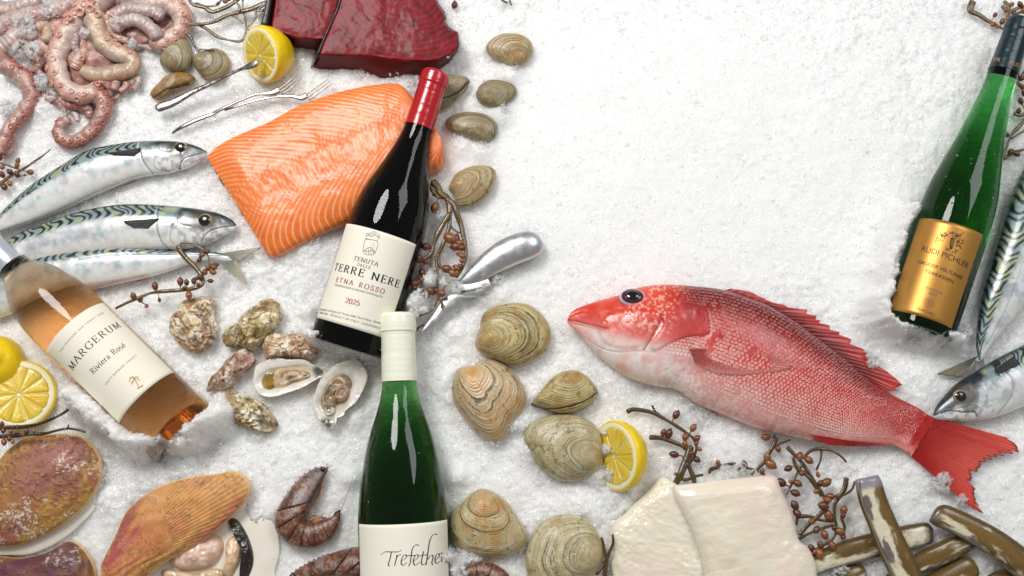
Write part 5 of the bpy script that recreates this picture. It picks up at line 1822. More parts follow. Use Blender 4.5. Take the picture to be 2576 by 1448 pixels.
def shrimp(label, outer, inner, z, seed, cuts, head_cut, crop_eye=None, tailfan=(), legs=(), th=.72):
    o = thing('shrimp', label, 'shrimp', P(*outer.mean(0), 0), 'raw brown shrimps')
    A_, B_ = resamp(outer, 400), resamp(inner, 400)
    names = ['carapace'] + ['tail_segment'] * (len(cuts))
    edges = [0.0] + [head_cut] + list(cuts)
    for k in range(len(edges) - 1):
        u0, u1 = edges[k], min(edges[k + 1] + .02, 1)
        i0, i1 = int(u0 * 399), int(u1 * 399)
        grow = 1.0
        V, f, (px, U, L, UP) = loft(A_[i0:i1 + 1], B_[i0:i1 + 1], 50, 50, lambda u: z + 1.6 * u, lambda u, hw: hw * th * (1 + .15 * u) * (sm(-.05, .25, u) ** .5 if k == 0 else 1), .92, .9, False, .75)
        c = shrimp_col(px, seed + k * 3)
        c = mixc(c, lin('#5a2c18'), sm(.84, .96, U) * .8)
        c = mixc(c, lin('#c39a72'), sm(.9, .98, L) * .35)
        if k == 0:
            c = mixc(c, lin('#8a7d80'), sm(.45, .62, fbm(px / 18, 3, seed + 9)) * .6)
            c = mixc(c, lin('#2c211d'), sm(-.45, -.8, L) * .7)
        build(names[k], V, f, M_shrimp, o, c)
    for (bs, ot, z0, z1) in tailfan:
        V, f, (px, U, Vv) = sheet(bs, ot, 24, 14, z0, z1, 1.6, True, 3, .6, .02, seed)
        build('tail_blade', V, f, M_shrimp, o, mixc(lin('#7a4526'), lin('#a5562c'), Vv))
    for pts, r in legs:
        w = np.array([P(*p, z + 4) for p in pts])
        V, f, (U, a) = tube(w, np.linspace(r, r * .4, len(w)), 8, 1, 20)
        build('leg', V, f, M_shrimp, o, mixc(lin('#a5744a'), lin('#c39a6c'), U))
    for i in ([int(v) for v in np.linspace(14, .30 * 399, 9)] if crop_eye is not None else []):     # saw-toothed crest
        t_ = A_[i + 3] - A_[i]
        t_ = t_ / np.linalg.norm(t_)
        nn_ = A_[i] - B_[i]
        nn_ = nn_ / np.linalg.norm(nn_)
        w = np.array([P(*(A_[i] - nn_ * 2), z + 3), P(*(A_[i] + nn_ * 2.2 - t_ * 2), z + 4), P(*(A_[i] + nn_ * 4.5 - t_ * 5), z + 5)])
        V, f, (U, a) = tube(w, [2.4, 1.5, .3], 6, 1)
        build('spine', V, f, M_shrimp, o, np.broadcast_to(lin('#4a2a18'), (len(V), 3)))
    if crop_eye is not None:
        V, f = lathe_unit([(math.sin(a), math.cos(a)) for a in np.linspace(math.pi - .1, .1, 10)], 16)
        inst('eye', unit_mesh('eye', V, f, M_eye_dark), o, frame(P(crop_eye[0], crop_eye[1], z + 12), (0, 0, 1), (7, 6, 5)))
    return o


MM = lambda s: Q('M', s)
NN = lambda s: Q('N', s)
shrimp('whole curled brown shrimp left of the green bottle',
       MM('800,160 720,160 650,172 580,210 500,262 440,320 390,380 345,440 305,500 255,570 210,650 184,730 174,800 180,870 205,940 260,1005 320,1055 372,1092 440,1112 520,1124 620,1126 700,1098 780,1056 840,1010 884,960 915,900 936,850 948,790 952,720 946,660'),
       MM('806,184 790,230 770,280 745,340 722,420 700,470 676,520 646,580 606,640 572,690 548,715 540,735 535,755 540,775 550,790 570,800 590,806 610,808 640,806 670,800 700,790 730,780 760,772 800,762 830,752 856,742 868,730 876,714 880,700'),
       14, 5, [.46, .555, .64, .725, .81, .9, 1.0], .36, MM('745,185')[0],
       [(MM('858,738 880,700'), MM('1064,408 1066,412'), 26, 34), (MM('900,790 946,700'), MM('1058,425 1064,415'), 20, 26), (MM('740,775 800,760'), MM('600,730 610,720'), 16, 12)],
       [(MM('760,290 722,400 670,500 590,655'), 3.2), (MM('775,260 740,380 700,480 640,560'), 2.6), (MM('800,170 830,150 860,130'), 1.2), (MM('795,165 790,130 800,115'), 1.2), (MM('740,340 750,460 700,560 720,640'), 1.0), (MM('700,480 690,560 640,640 620,700'), 2.0), (MM('600,790 640,760 700,745'), 3.0), (MM('640,810 690,770 760,700'), 3.0), (MM('560,800 580,750 640,720'), 2.4), (MM('790,200 860,260 900,330'), .8), (MM('640,840 660,800 720,790'), 3.0)])
shrimp('large brown shrimp lying against the cream label at the bottom edge',
       NN('130,612 180,566 250,520 320,478 400,440 480,408 560,380 630,356 700,338 760,326 800,322 850,328 900,344 950,368 1000,400 1040,438 1072,482 1092,520 1104,560 1112,640 1100,720 1070,800 1020,870'),
       NN('140,650 220,668 300,672 380,660 450,650 520,640 590,632 650,625 700,622 730,625 745,635 750,650 752,665 750,680 748,695 745,710 742,720 738,730 732,745 725,760 715,780 700,800 680,820'),
       46, 11, [.58, .68, .78, .9, 1.0], .45, NN('168,606')[0], (), [(NN('300,660 420,700 560,720'), 4), (NN('250,665 380,720 500,760'), 3)])
shrimp('brown back of a shrimp just showing at the bottom edge',
       NN('1650,760 1690,660 1720,606 1760,565 1790,540 1830,512 1880,488 1930,470 1980,462 2030,465 2080,476 2130,496 2180,524 2225,560 2262,604 2285,650 2296,710 2290,780'),
       NN('1900,760 1905,740 1910,722 1916,708 1922,696 1930,686 1940,680 1952,676 1964,674 1976,674 1988,676 2000,680 2010,688 2018,698 2024,710 2028,724 2030,740 2030,760'),
       16, 17, [.42, .6, .8, 1.0], .22)

# ------------------------------------------------------------------ octopus
M_octo = new_mat('octopus_skin', rough=.24, spec=.5, vcol=True, sss=.35, sssr=(1, .5, .4), sssc=.005, coat=.8, coatr=.08, bump=(700, .45, .0014))
M_suck = new_mat('octopus_sucker', rough=.24, vcol=True, sss=.3, sssr=(1, .5, .4), sssc=.003, coat=.8, coatr=.08, ocol=False)
OC = thing('octopus', 'raw pink octopus with coiled suckered arms in the top left corner', 'octopus', P(180, 170, 0))
prof = [(.72, -.5), (.80, -.1), (.92, .12), (1.0, .30), (.98, .46), (.86, .55), (.70, .52), (.52, .40), (.42, .22), (.30, .10), (.10, .06)]
SVu, SFu = lathe_unit(prof, 16)
rr = np.hypot(SVu[:, 0], SVu[:, 1])
SUCK = unit_mesh('sucker', SVu, SFu, M_suck, mixc(lin('#b98b7c'), lin('#d9a08e'), sm(.4, .9, rr)))
SUCK2 = unit_mesh('sucker', SVu, SFu, M_suck, mixc(lin('#8a5a4c'), lin('#b8685a'), sm(.4, .9, rr)))


def tentacle(pts, rad, z, seed, pal, suck=0, side=1, srange=(0, 1), ssize=.24, sang=.9, dark=False, zend=None):
    """one arm: body > suckers along one edge, in two staggered rows"""
    q = resamp(np.c_[A(pts), np.linspace(rad[0], rad[1], len(pts.split()))], 120)
    zz = np.linspace(z, z if zend is None else zend, 120) + 5 * np.sin(np.linspace(0, 6, 120) + seed)
    ctr = P(q[:, 0], q[:, 1], zz)
    rad_ = q[:, 2] * .2711
    V, f, (U, an) = tube(ctr, rad_ * 1.1, 28, .78)
    pn = V / 9.0
    n1, n2 = fbm(pn / 2.2, 3, seed), fbm(pn, 3, seed + 3)
    dirn = np.r_[np.repeat(np.arange(120), 28), 0, 119]
    wr = np.sin(U * 60 + 5 * n1) * .035
    V = V + (V - ctr[dirn]) * (.34 * (n1 - .5) + .22 * (n2 - .5) + wr)[:, None]
    edge = np.cos(an) * side
    c = mixc(lin(pal[0]), lin(pal[1]), sm(.3, .7, n1))
    c = mixc(c, lin(pal[2]), sm(.1, .8, edge + .6 * (n2 - .5)) * .8)
    c = mixc(c, lin('#8e7f86'), sm(.2, -.8, edge) * .35)
    c = mixc(c, lin('#7d3f3a'), sm(.60, .72, n2) * .4 * sm(-.2, .5, edge))
    o = build('tentacle', V, f, M_octo, OC, c)
    if suck:
        t = np.gradient(ctr, axis=0)
        t /= np.linalg.norm(t, axis=1)[:, None]
        sd = np.cross(t, [0, 0, 1.0])
        sd /= np.linalg.norm(sd, axis=1)[:, None]
        for k in range(suck):
            u = srange[0] + (srange[1] - srange[0]) * (k + .5) / suck
            i = int(u * 119)
            a = (sang - .42 if k % 2 else sang + .25) + random.uniform(-.12, .12)
            nd = side * sd[i] * math.sin(a) + np.array([0, 0, 1.0]) * math.cos(a)
            r_ = rad_[i]
            inst('sucker', SUCK2 if dark else SUCK, o, frame(ctr[i] + (nd * [1.1, 1.1, .78]) * r_ * .98, nd, ssize * 1.4 * r_ * random.uniform(.8, 1.15), 0))
    return o


PK = ('#c3a093', '#dcc2b2', '#bd8676')
PT = ('#bda287', '#d2bca2', '#b8947c')
PR = ('#a4776c', '#c09a8a', '#9a5e54')
PM = ('#b3a09c', '#cdbdb4', '#ad8c88')
# deep mass under the coils
V, f, (px, ss, _) = dome(A('-80,150 60,60 300,-40 700,-60 1100,-60 1500,-40 1720,20 1760,140 1700,260 1600,380 1450,450 1300,480 1280,640 1180,760 1000,860 860,900 700,900 560,820 440,700 300,680 120,640 -40,560 -100,350'), -10, 36, 40, 140, (3, .6), None, .3,
                         lambda p, s, th: (22 * (fbm(p / 30, 3, 4) - .5)) * sm(1, .8, s))
build('mantle', V, f, M_octo, OC, mixc(mixc(lin('#a9766c'), lin('#c99c8e'), fbm(px / 18, 3, 3)), lin('#6d423c'), sm(.5, .7, fbm(px / 25, 3, 8)) * .6))
tentacle('1000,-60 900,20 800,90 700,200 620,320 560,450 530,600 560,740 640,840 770,880 880,850', (110, 78), 26, 3, PK, 22, 1, (.02, .97), .24, .55)
tentacle('860,60 880,180 900,300 970,410 1080,480 1190,530 1230,600 1180,650 1080,670 980,690 860,690 770,650', (96, 62), 34, 5, PT, 10, -1, (.25, .75), .2, .9, False, 22)
tentacle('1150,-60 1350,10 1560,40 1680,120 1690,230 1620,330 1510,400 1420,370', (110, 70), 26, 7, PK, 18, -1, (.1, .98), .23, .62)
tentacle('1060,270 1130,210 1230,180 1330,210 1420,290 1450,350', (62, 60), 44, 9, PM, 0)
tentacle('1080,130 1180,80 1300,90 1420,110 1500,160', (64, 60), 38, 11, PM, 0)
tentacle('840,820 900,880 960,940 960,1040 920,1130 860,1210 780,1280 680,1320 590,1300 545,1230 570,1150 640,1110', (82, 52), 16, 13, PR, 26, -1, (.06, .97), .23, .5, True)
tentacle('40,600 130,660 220,720 280,810 290,910 240,1010 180,1090 110,1170 60,1260 20,1350 0,1420', (84, 62), 18, 15, PR, 20, -1, (.04, .95), .22, .6, True)
tentacle('-60,300 60,230 180,180 320,150 460,110 580,70 680,0', (90, 90), 16, 17, PM, 10, 1, (.1, .9), .2, .6)
tentacle('40,430 130,350 190,300 260,310 330,340', (84, 60), 24, 19, PM, 4, 1, (.2, .9), .2, .8)
tentacle('350,250 420,240 440,320 410,370', (52, 44), 26, 21, PT, 0)
tentacle('420,900 520,920 620,960 740,970 820,1020 830,1090', (66, 40), 8, 23, ('#a9766e', '#bf9088', '#96564f'), 10, 1, (.1, .9), .22, .5, True)
tentacle('930,760 990,770 1020,840 1000,900', (52, 30), 14, 25, PR, 6, 1, (.1, .9), .25, .6, True)
tentacle('1060,830 1080,760 1130,710 1180,730 1170,800 1120,850', (44, 34), 16, 27, PR, 5, -1, (.1, .9), .25, .6, True)
tentacle('1190,830 1220,770 1270,730 1290,760 1250,820', (46, 34), 12, 29, PM, 0)
tentacle('700,620 740,540 790,480 840,530', (60, 40), 20, 31, PK, 4, 1, (.3, .95), .3, .4)
tentacle('-40,1290 40,1300 90,1330 80,1400 20,1440', (60, 40), 10, 33, PR, 0)
tentacle('-60,60 60,90 200,60 330,10 420,-60', (80, 80), 12, 35, PM, 6, 1, (.2, .9), .2, .5)

tentacle('980,880 1040,920 1090,900 1110,860', (26, 12), 8, 41, PR, 0)
tentacle('640,250 700,330 690,420 720,500 700,560', (44, 26), 24, 43, PM, 5, 1, (.1, .9), .26, .6)
tentacle('460,520 400,560 360,640 390,700 450,760', (46, 24), 14, 45, PR, 6, 1, (.1, .9), .26, .6, True)
tentacle('980,150 1010,230 1060,300 1110,350 1180,380', (46, 30), 28, 47, PK, 6, -1, (.1, .9), .28, .6)
tentacle('250,480 320,520 360,580 330,640 260,650', (48, 24), 12, 49, PR, 6, 1, (.1, .9), .26, .6, True)
tentacle('560,960 640,1010 700,1060 720,1120', (40, 20), 6, 51, PM, 0)
tentacle('1250,440 1330,420 1400,450 1460,440', (36, 22), 6, 53, PM, 4, -1, (.1, .9), .26, .6)

for sxy, sz, nz in (((745, 112), 44, (0, -.3, 1)), ((840, 78), 42, (0, -.3, 1)), ((905, 135), 34, (0, -.2, 1)), ((845, 10), 40, (0, -.2, 1)), ((655, 165), 34, (-.3, -.2, 1)), ((1700, 130), 24, (.5, 0, 1)), ((1715, 195), 24, (.5, 0, 1)), ((910, 775), 26, (0, -.4, 1)), ((640, 905), 30, (-.3, -.5, 1))):
    p = A(f'{sxy[0]},{sxy[1]}')[0]
    inst('sucker', SUCK, OC, frame(P(p[0], p[1], 50 if sxy[1] < 300 else 36), nz, sz * .2711))

# ------------------------------------------------------------------ lemons
M_rind = new_mat('lemon_rind', rough=.34, spec=.5, color='#f2cf0c', sss=.15, sssr=(1, .7, .1), sssc=.003, coat=.3, coatr=.15, bump=(900, .35, .0012), vary=(220, .06))
M_pith = new_mat('lemon_pith', rough=.6, color='#f6efc8', sss=.3, sssr=(1, .9, .5), sssc=.003, bump=(1200, .3, .0006))
M_pulp = new_mat('lemon_pulp', rough=.16, vcol=True, sss=.5, sssr=(1, .8, .2), sssc=.006, coat=.8, coatr=.06, bump=(600, .35, .0012))


def lemon(label, px, z, R, deep, nrm, nseg, seed, spin=0.0, nipple=.16):
    """half lemon: rind, pith ring, each pulp segment its own piece"""
    n = np.array(nrm, float)
    n /= np.linalg.norm(n)
    c = P(px[0], px[1], z)
    o = thing('lemon_half', label, 'lemon', P(px[0], px[1], 0), 'halved lemons')
    h = np.array([0, 0, 1.0]) if abs(n[2]) < .9 else np.array([0, 1.0, 0])
    x = np.cross(h, n)
    x /= np.linalg.norm(x)
    y = np.cross(n, x)

    def place(a, r, d):
        return c + np.asarray(r)[..., None] * (np.cos(a)[..., None] * x + np.sin(a)[..., None] * y) + np.asarray(d)[..., None] * n
    ph = np.linspace(0, 2 * math.pi, 72, endpoint=False)
    rows = [(R * .93, .2), (R * .985, .0), (R, -2)]
    for t in np.linspace(.05, 1, 26):
        a = t * math.pi / 2
        rows.append((R * math.cos(a) ** .85 * (1.02 if t < .3 else 1) + .3, -2 - deep * math.sin(a) - deep * nipple * sm(.8, 1, t)))
    V = np.vstack([place(ph, np.full(72, r), np.full(72, float(d))) for r, d in rows])
    f = [tuple(q) for q in grid_faces(len(rows), 72, True)] + [tuple(range((len(rows) - 1) * 72, len(rows) * 72))]
    V = V + (V - c) * (.02 * (fbm(V / 9, 2, seed) - .5))[:, None]
    build('rind', V, f, M_rind, o)
    rows = [(R * .955, .3), (R * .95, .9), (R * .84, .7), (R * .80, .3), (R * .5, .2), (.5, .3)]
    V = np.vstack([place(ph, np.full(72, r), np.full(72, float(d))) for r, d in rows])
    f = [tuple(q) for q in grid_faces(len(rows), 72, True)] + [tuple(range((len(rows) - 1) * 72, len(rows) * 72))]
    build('pith', V, f, M_pith, o)
    for k in range(nseg):
        a0 = spin + 2 * math.pi * k / nseg
        a1 = spin + 2 * math.pi * (k + 1) / nseg
        gap = .013
        nr, na = 16, 9
        rg, ag = np.meshgrid(np.linspace(.05, .835, nr), np.linspace(0, 1, na), indexing='ij')
        wob = .02 * math.sin(k * 2.3 + seed)
        aa = a0 + gap / np.maximum(rg, .1) * .5 + (a1 - a0 - gap / np.maximum(rg, .1)) * ag + wob * rg
        edge = np.minimum(np.minimum(ag, 1 - ag) * 3, np.minimum(rg - .05, .835 - rg) * 6)
        rnd = 1 - .05 * (np.abs(ag - .5) * 2) ** 4
        d = .4 + 1.8 * sm(0, .6, edge) + 1.0 * (fbm(np.stack([aa * 14, rg * 3], -1), 2, seed + k) - .5)
        T_ = place(aa, rg * R * rnd, d).reshape(-1, 3)
        Bt = place(aa, rg * R * rnd, np.full(d.shape, -3.0)).reshape(-1, 3)
        m = nr * na
        g = grid_faces(nr, na)
        f = [tuple(q) for q in g] + [tuple(q[::-1] + m) for q in g]
        rim = [i * na for i in range(nr)] + [(nr - 1) * na + j for j in range(1, na)] + [i * na + na - 1 for i in range(nr - 2, -1, -1)] + [j for j in range(na - 2, 0, -1)]
        for p_, q_ in zip(rim, rim[1:] + rim[:1]):
            f.append((q_, p_, p_ + m, q_ + m))
        st = fbm(np.stack([aa * 22, rg * 2.2], -1), 3, seed + k).ravel()
        cc = mixc(lin('#e8b81e'), lin('#f4d552'), sm(.3, .7, st))
        build('pulp_segment', np.vstack([T_, Bt]), f, M_pulp, o, np.tile(cc, (2, 1)))
    return o


def nrm_of(px, z, view_ang, side):
    """unit vector tipped from the line of sight by an angle towards a photo direction"""
    w = P(px[0], px[1], z)
    v = CAM - w
    v /= np.linalg.norm(v)
    r = RM @ np.array([side[0], -side[1], 0.0])
    r = r - (r @ v) * v
    r /= np.linalg.norm(r)
    return v * math.cos(view_ang) + r * math.sin(view_ang)


l1 = Q('B', '758,372')[0]
lemon('lemon half with a fork stuck in its cut face', l1, 52, 72, 88, nrm_of(l1, 52, .92, (-1, .12)), 10, 3, .2)
l2 = (47, 992)
lemon('large lemon half with cut face up, left of the rose bottle', l2, 40, 84, 50, nrm_of(l2, 40, .22, (-.6, -.6)), 10, 7, .1)
l3 = (-8, 912)
lemon('lemon half turned rind up behind another at the left edge', l3, 22, 64, 60, (-.35, -.1, -.9), 9, 11)
l4 = Q('I', '866,858')[0]
lemon('lemon half sunk in ice with its cut face toward a quahog', l4, 40, 84, 72, nrm_of(l4, 40, .86, (-1, .10)), 10, 13, .3)

# ------------------------------------------------------------------ cutlery
M_steel = new_mat('brushed_steel', rough=.26, metal=1.0, color='#a99f97', bump=(700, .10, .0004), rvary=.1)
M_steel2 = new_mat('polished_steel', rough=.36, metal=.9, color='#cfd0d2', bump=(400, .06, .0004), rvary=.08)
M_stamp = new_mat('stamped_mark', rough=.6, color='#4a423c')


def fork(label, spine, widths, zs, head, tines, ztine, stamp=None):
    o = thing('fork', label, 'fork', P(*spine[0], 0), 'steel seafood forks')
    sp_ = resamp(np.c_[spine, widths, zs], 90)
    w = P(sp_[:, 0], sp_[:, 1], sp_[:, 3])
    V, f, _ = tube(w + [0, 0, 5], sp_[:, 2] * .62, 14, .36)
    build('handle', V, f, M_steel, o)
    hd = resamp(np.c_[head], 20)
    w = P(hd[:, 0], hd[:, 1], hd[:, 3])
    V, f, _ = tube(w + [0, 0, 5], hd[:, 2] * .6, 14, .3)
    build('fork_head', V, f, M_steel, o)
    for t in tines:
        t = np.asarray(t, float)
        w = P(t[:, 0], t[:, 1], np.linspace(ztine[0], ztine[1], len(t)) + 5)
        V, f, _ = tube(w, np.linspace(2.2, 1.1, len(w)), 10, .75, 20)
        build('tine', V, f, M_steel, o)
    return o


fo = fork('steel fork with stamped handle stuck into the lemon half', BB('62,745 90,728 170,700 300,630 420,575 520,525 600,488 650,466'), np.array([17, 20, 18, 12, 9.5, 8, 7, 7.5]), np.array([30, 30, 30, 32, 38, 46, 54, 60]),
          np.c_[BB('640,470 680,456 720,440 740,425'), [7, 14, 16, 13], [60, 64, 68, 70]], [BB('728,432 750,412 772,388'), BB('735,440 760,418 784,396')], (70, 66))
V, f, wid = sans_flat('EV 763', 0, 1.3)
p0, p1 = BB('268,640')[0], BB('392,580')[0]
d = p1 - p0
q = p0 + (V[:, :1] / wid) * d + V[:, 1:2] * np.array([d[1], -d[0]]) / np.linalg.norm(d) * 5.5
w = P(q[:, 0], q[:, 1], 41.6)
build('stamp', w, f, M_stamp, fo, None, False, False)
fork('steel fork lying nearer the lemon, partly under ice', BB('165,908 220,872 300,832 380,800 440,778 500,745 600,698 700,655 760,640'), np.array([5, 8, 9, 9, 8, 7, 6, 6, 6.5]), np.array([2, 8, 10, 10, 10, 14, 18, 22, 24]),
     np.c_[BB('750,642 800,640 850,632 890,612'), [6, 9, 14, 15], [24, 23, 22, 22]], [BB('872,614 925,576 980,530 1014,500'), BB('888,626 940,590 990,546 1026,511'), BB('904,640 955,606 1006,562 1038,524')], (22, 30))
fork('thin steel fork lying crossed below the other, tines toward the salmon', BB('520,752 620,720 720,690 820,668 900,658 965,656'), np.array([5, 5.5, 5.5, 5.5, 5.5, 6]), np.array([8, 12, 15, 16, 17, 18]),
     np.c_[BB('955,656 1000,662 1040,668 1075,654'), [6, 9, 13, 14], [18, 17, 16, 17]], [BB('1058,650 1115,610 1174,568 1218,540'), BB('1074,664 1130,624 1188,583 1232,552'), BB('1088,678 1146,640 1204,598 1246,565')], (17, 28))

OO = lambda s: Q('O', s)
KN = thing('oyster_knife', 'steel oyster knife with bulbous handle and short pointed blade', 'oyster knife', P(1250, 680, 0))
V, f, _ = loft(OO('418,940 455,888 520,810 580,742 640,682 710,626 780,582 860,545 930,522 1010,508 1080,530 1128,585 1140,630'),
               OO('430,972 500,962 560,950 620,930 680,904 730,878 780,852 860,815 940,782 1040,745 1105,705 1135,670 1142,650'), 130, 60, 24, lambda u, hw: hw * (.64 + .1 * u), .95, .95)
build('handle', V, f, M_steel2, KN)
V, f, _ = loft(OO('418,955 450,950 520,945 600,925 670,905'), OO('440,1062 480,1068 560,1060 640,1040 700,990'), 40, 24, 20, lambda u, hw: 9 + 0 * u, .6, .7)
build('collar', V, f, M_steel2, KN)
V, f, (px, U, L, UP) = loft(OO('600,1058 470,1060 420,1030 330,1050 280,1090 220,1180 150,1280 100,1350 64,1398'), OO('640,1062 540,1070 470,1082 420,1110 370,1165 300,1232 240,1290 150,1355 66,1402'), 60, 24, lambda u: 26 + 6 * u, lambda u, hw: 1.6 + hw * .18, 1.0, 1.4)
build('blade', V, f, M_steel2, KN)
V, f, wid = sans_flat('Messerm', .01)
p0, p1 = OO('448,1036')[0], OO('628,996')[0]
d = p1 - p0
q = p0 + (V[:, :1] / wid) * d + V[:, 1:2] * np.array([d[1], -d[0]]) / np.linalg.norm(d) * 8.5
build('stamp', P(q[:, 0], q[:, 1], 30.5), f, M_stamp, KN, None, False, False)

# ------------------------------------------------------------------ seaweed
M_weed = new_mat('seaweed_stem', rough=.24, vcol=True, sss=.1, sssc=.002, coat=.6, coatr=.1, bump=(700, .4, .0008), vary=(500, .2))
M_blad = new_mat('seaweed_bladder', rough=.22, ocol=True, sss=.25, sssr=(1, .4, .2), sssc=.002, coat=.7, coatr=.08, bump=(900, .25, .0006), vary=(700, .15))
prof = [(math.sin(a) * (1 - .25 * (a < .8)), math.cos(a)) for a in np.linspace(math.pi - .12, .12, 11)]
BV, BF = lathe_unit([(.95 * r_, z_) if z_ < .3 else (r_ * .86, z_) for r_, z_ in prof], 14)
BLAD = unit_mesh('air_bladder', BV, BF, M_blad)
WEED = [('#4d3812', '#6b5220'), ('#5a3c16', '#744a20'), ('#3d2d12', '#58441c'), ('#2a1c0e', '#3d2a14')]
BLC = ['#6d3a1c', '#7f4a22', '#5c2e16', '#8a5428', '#512610']


def seaweed(label, crop, stems, blads, z=16, pal=0, bscale=1.0):
    """stem strings 'w0>w1@z: points'; bladders 'x,y,r' hanging on the nearest stem"""
    first = Q(crop, stems[0].split(':')[1])
    o = thing('seaweed', label, 'seaweed', P(*first[0], 0), 'sprigs of brown bladder seaweed')
    k = CROPS[crop][2]
    allp = []
    for i, s_ in enumerate(stems):
        hd, pts = s_.split(':')
        if '@' in hd:
            hd, z_ = hd.split('@')
            z_ = float(z_)
        else:
            z_ = z
        w0, w1 = [float(v) * k * 1.45 for v in hd.split('>')]
        p = Q(crop, pts)
        n = max(14, int(np.linalg.norm(np.diff(p, axis=0), axis=1).sum() / 4))
        q = resamp(p, n)
        u = np.linspace(0, 1, n)
        wd = (w0 + (w1 - w0) * u) * (.75 + .55 * vn(np.stack([u * n / 7, 0 * u + i], -1), i + 3))
        zz = z_ + 7 * (vn(np.stack([u * n / 9, 0 * u + i * 3.7], -1), i + 9) - .4)
        w = P(q[:, 0], q[:, 1], zz)
        V, f, (U, a) = tube(w, wd / 2, 10, .55)
        c = mixc(lin(WEED[pal][0]), lin(WEED[pal][1]), fbm(V / 10, 3, i))
        build('stem', V, f, M_weed, o, c)
        allp.append(np.c_[q, zz])
    allp = np.vstack(allp)
    for b in blads.split():
        x, y, r = [float(v) for v in b.split(',')]
        p = Q(crop, f'{x},{y}')[0]
        r = r * k * bscale * 1.12
        i = int(np.argmin(np.linalg.norm(allp[:, :2] - p, axis=1)))
        zb = allp[i, 2] + 2
        w0, w1 = P(*allp[i, :2], allp[i, 2]), P(*p, zb)
        d = w1 - w0
        L_ = np.linalg.norm(d)
        if L_ < r * .6:
            d = np.array([random.uniform(-1, 1), random.uniform(-1, 1), .3])
        d = d / np.linalg.norm(d)
        if L_ > r * .8:
            st = np.array([w0, (w0 + w1) / 2 + [0, 0, 1.5], w1])
            V, f, (U, a) = tube(st, [max(r * .2, .8), max(r * .2, .8), r * .5], 8, 1, 8)
            build('stalk', V, f, M_weed, o, np.broadcast_to(lin('#8a5028'), (len(V), 3)))
        bo = inst('air_bladder', BLAD, o, frame(w1, d, (r, r, r * 1.35)))
        cc = lin(random.choice(BLC))
        bo.color = (*cc, 1)
    return o


seaweed('tangle of flat olive seaweed at the top between octopus and tuna', 'B',
        ['26>10@26:860,30 800,20 700,60 600,85 520,110 440,150 340,165 270,165 225,190', '16>8@22:340,165 400,200 470,250 560,275 620,280 650,250 662,190 655,120 640,60 640,-20', '20>14@30:640,-30 560,30 500,60 430,80 380,50 300,30 270,-20',
         '12>6@24:500,-30 470,30 390,42 330,20 290,30', '14>6@28:720,60 730,110 700,160 665,190 690,205', '16>8@26:820,10 760,50 740,75 800,60 870,30', '10>5@24:560,100 610,130 640,160', '14>8@30:560,-20 600,20 620,60 600,100'],
        '520,10,14 470,25,12 545,-5,13 780,70,12')
seaweed('short dark seaweed strand looped between the grey clams', 'B', ['12>9@30:225,215 270,235 295,270 305,300 325,330 350,352 390,358 440,342', '8>5@40:345,335 400,338 445,338'], '', 30, 3)
seaweed('small sprig with berry-like bladders at the left edge above the mackerel', 'C', ['22>8:-40,520 20,470 90,420 160,380 230,340 300,290 360,250 425,195', '12>8:-40,295 40,320 110,345 180,370 240,385', '10>6:100,400 160,420 220,405'],
        '152,290,20 145,325,20 85,385,22 145,405,22 258,388,24 20,342,20 15,405,24 85,484,20 35,512,26 0,265,20 212,412,10')
seaweed('sprig of bladder seaweed lying over the mackerel tail', 'C', ['26>14@46:1510,1010 1530,1060 1590,1130 1650,1190 1690,1240 1715,1290 1710,1340 1640,1370 1540,1385 1400,1395 1280,1410 1200,1440 1130,1470 1060,1500 980,1540', '12>8@50:1530,990 1600,985 1680,1020 1740,1060 1770,1120 1770,1180 1740,1240', '8>5@30:1150,1460 1220,1500 1260,1520'],
        '1750,1060,22 1710,1090,20 1690,1130,18 1760,1195,18 1810,1190,24 1830,1170,18 1805,1235,22 1735,1235,22 1700,1280,24 1640,1310,20 1660,1290,16 1580,1320,20 1527,1312,26 1312,1350,26 1600,1430,26 1785,1308,18 1130,1438,24 1190,1465,20 1240,1520,16 1350,1470,14 1560,1372,18 1680,1340,16', 30)
seaweed('dark seaweed laid along the top of the round scallop', 'E', ['16>8@72:-30,1310 60,1305 150,1300 240,1285 330,1250 410,1210 460,1165 490,1120 495,1098', '18>9@74:-30,1365 60,1360 180,1350 280,1345 360,1325 430,1312 500,1320 545,1335', '8>4@74:430,1312 440,1290 435,1295'],
        '12,1285,14 20,1325,14 70,1330,12 105,1340,12 150,1350,14 60,1375,14 25,1400,16 80,1395,12 170,1330,14 215,1330,10 110,1300,10', 70, 3)
seaweed('hanging sprig of bladder seaweed between the dark bottle and oyster knife', 'O', ['36>30@40:200,90 240,130 270,190 320,225 345,290 345,360', '30>18@44:345,360 290,450 245,530 210,620 190,700 130,750 110,820 90,920 75,1020 50,1110 35,1195', '30>16@40:320,235 380,280 410,370 440,450 460,540 480,640 480,730 450,820 400,900',
                                                                                                   '26>16@38:350,370 340,480 310,570 280,640 250,720 265,820', '14>9@30:350,400 360,470 400,510 440,525', '18>10@36:190,700 190,790 210,880 240,950 245,1040 225,1150', '18>10@34:230,720 240,820 250,930', '14>8@32:265,820 200,860 180,960 170,1060 150,1090',
                                                                                                   '16>8@40:45,1235 120,1215 200,1170 280,1010 350,940', '12>8@30:200,200 260,230 320,235', '22>16@34:230,200 190,150 200,100', '16>10:60,1355 90,1320 130,1300', '14>9@44:275,1160 280,1110 250,1060 300,1000'],
        '220,310,34 352,570,44 400,580,34 398,640,36 430,610,26 450,650,26 430,700,22 455,720,24 452,760,20 405,820,26 440,808,22 145,640,30 75,738,36 325,830,34 370,865,30 115,860,26 118,920,24 45,950,30 48,988,18 105,1050,40 190,1015,34 230,1010,26 278,1035,30 10,1105,18 85,1175,26 145,770,22')
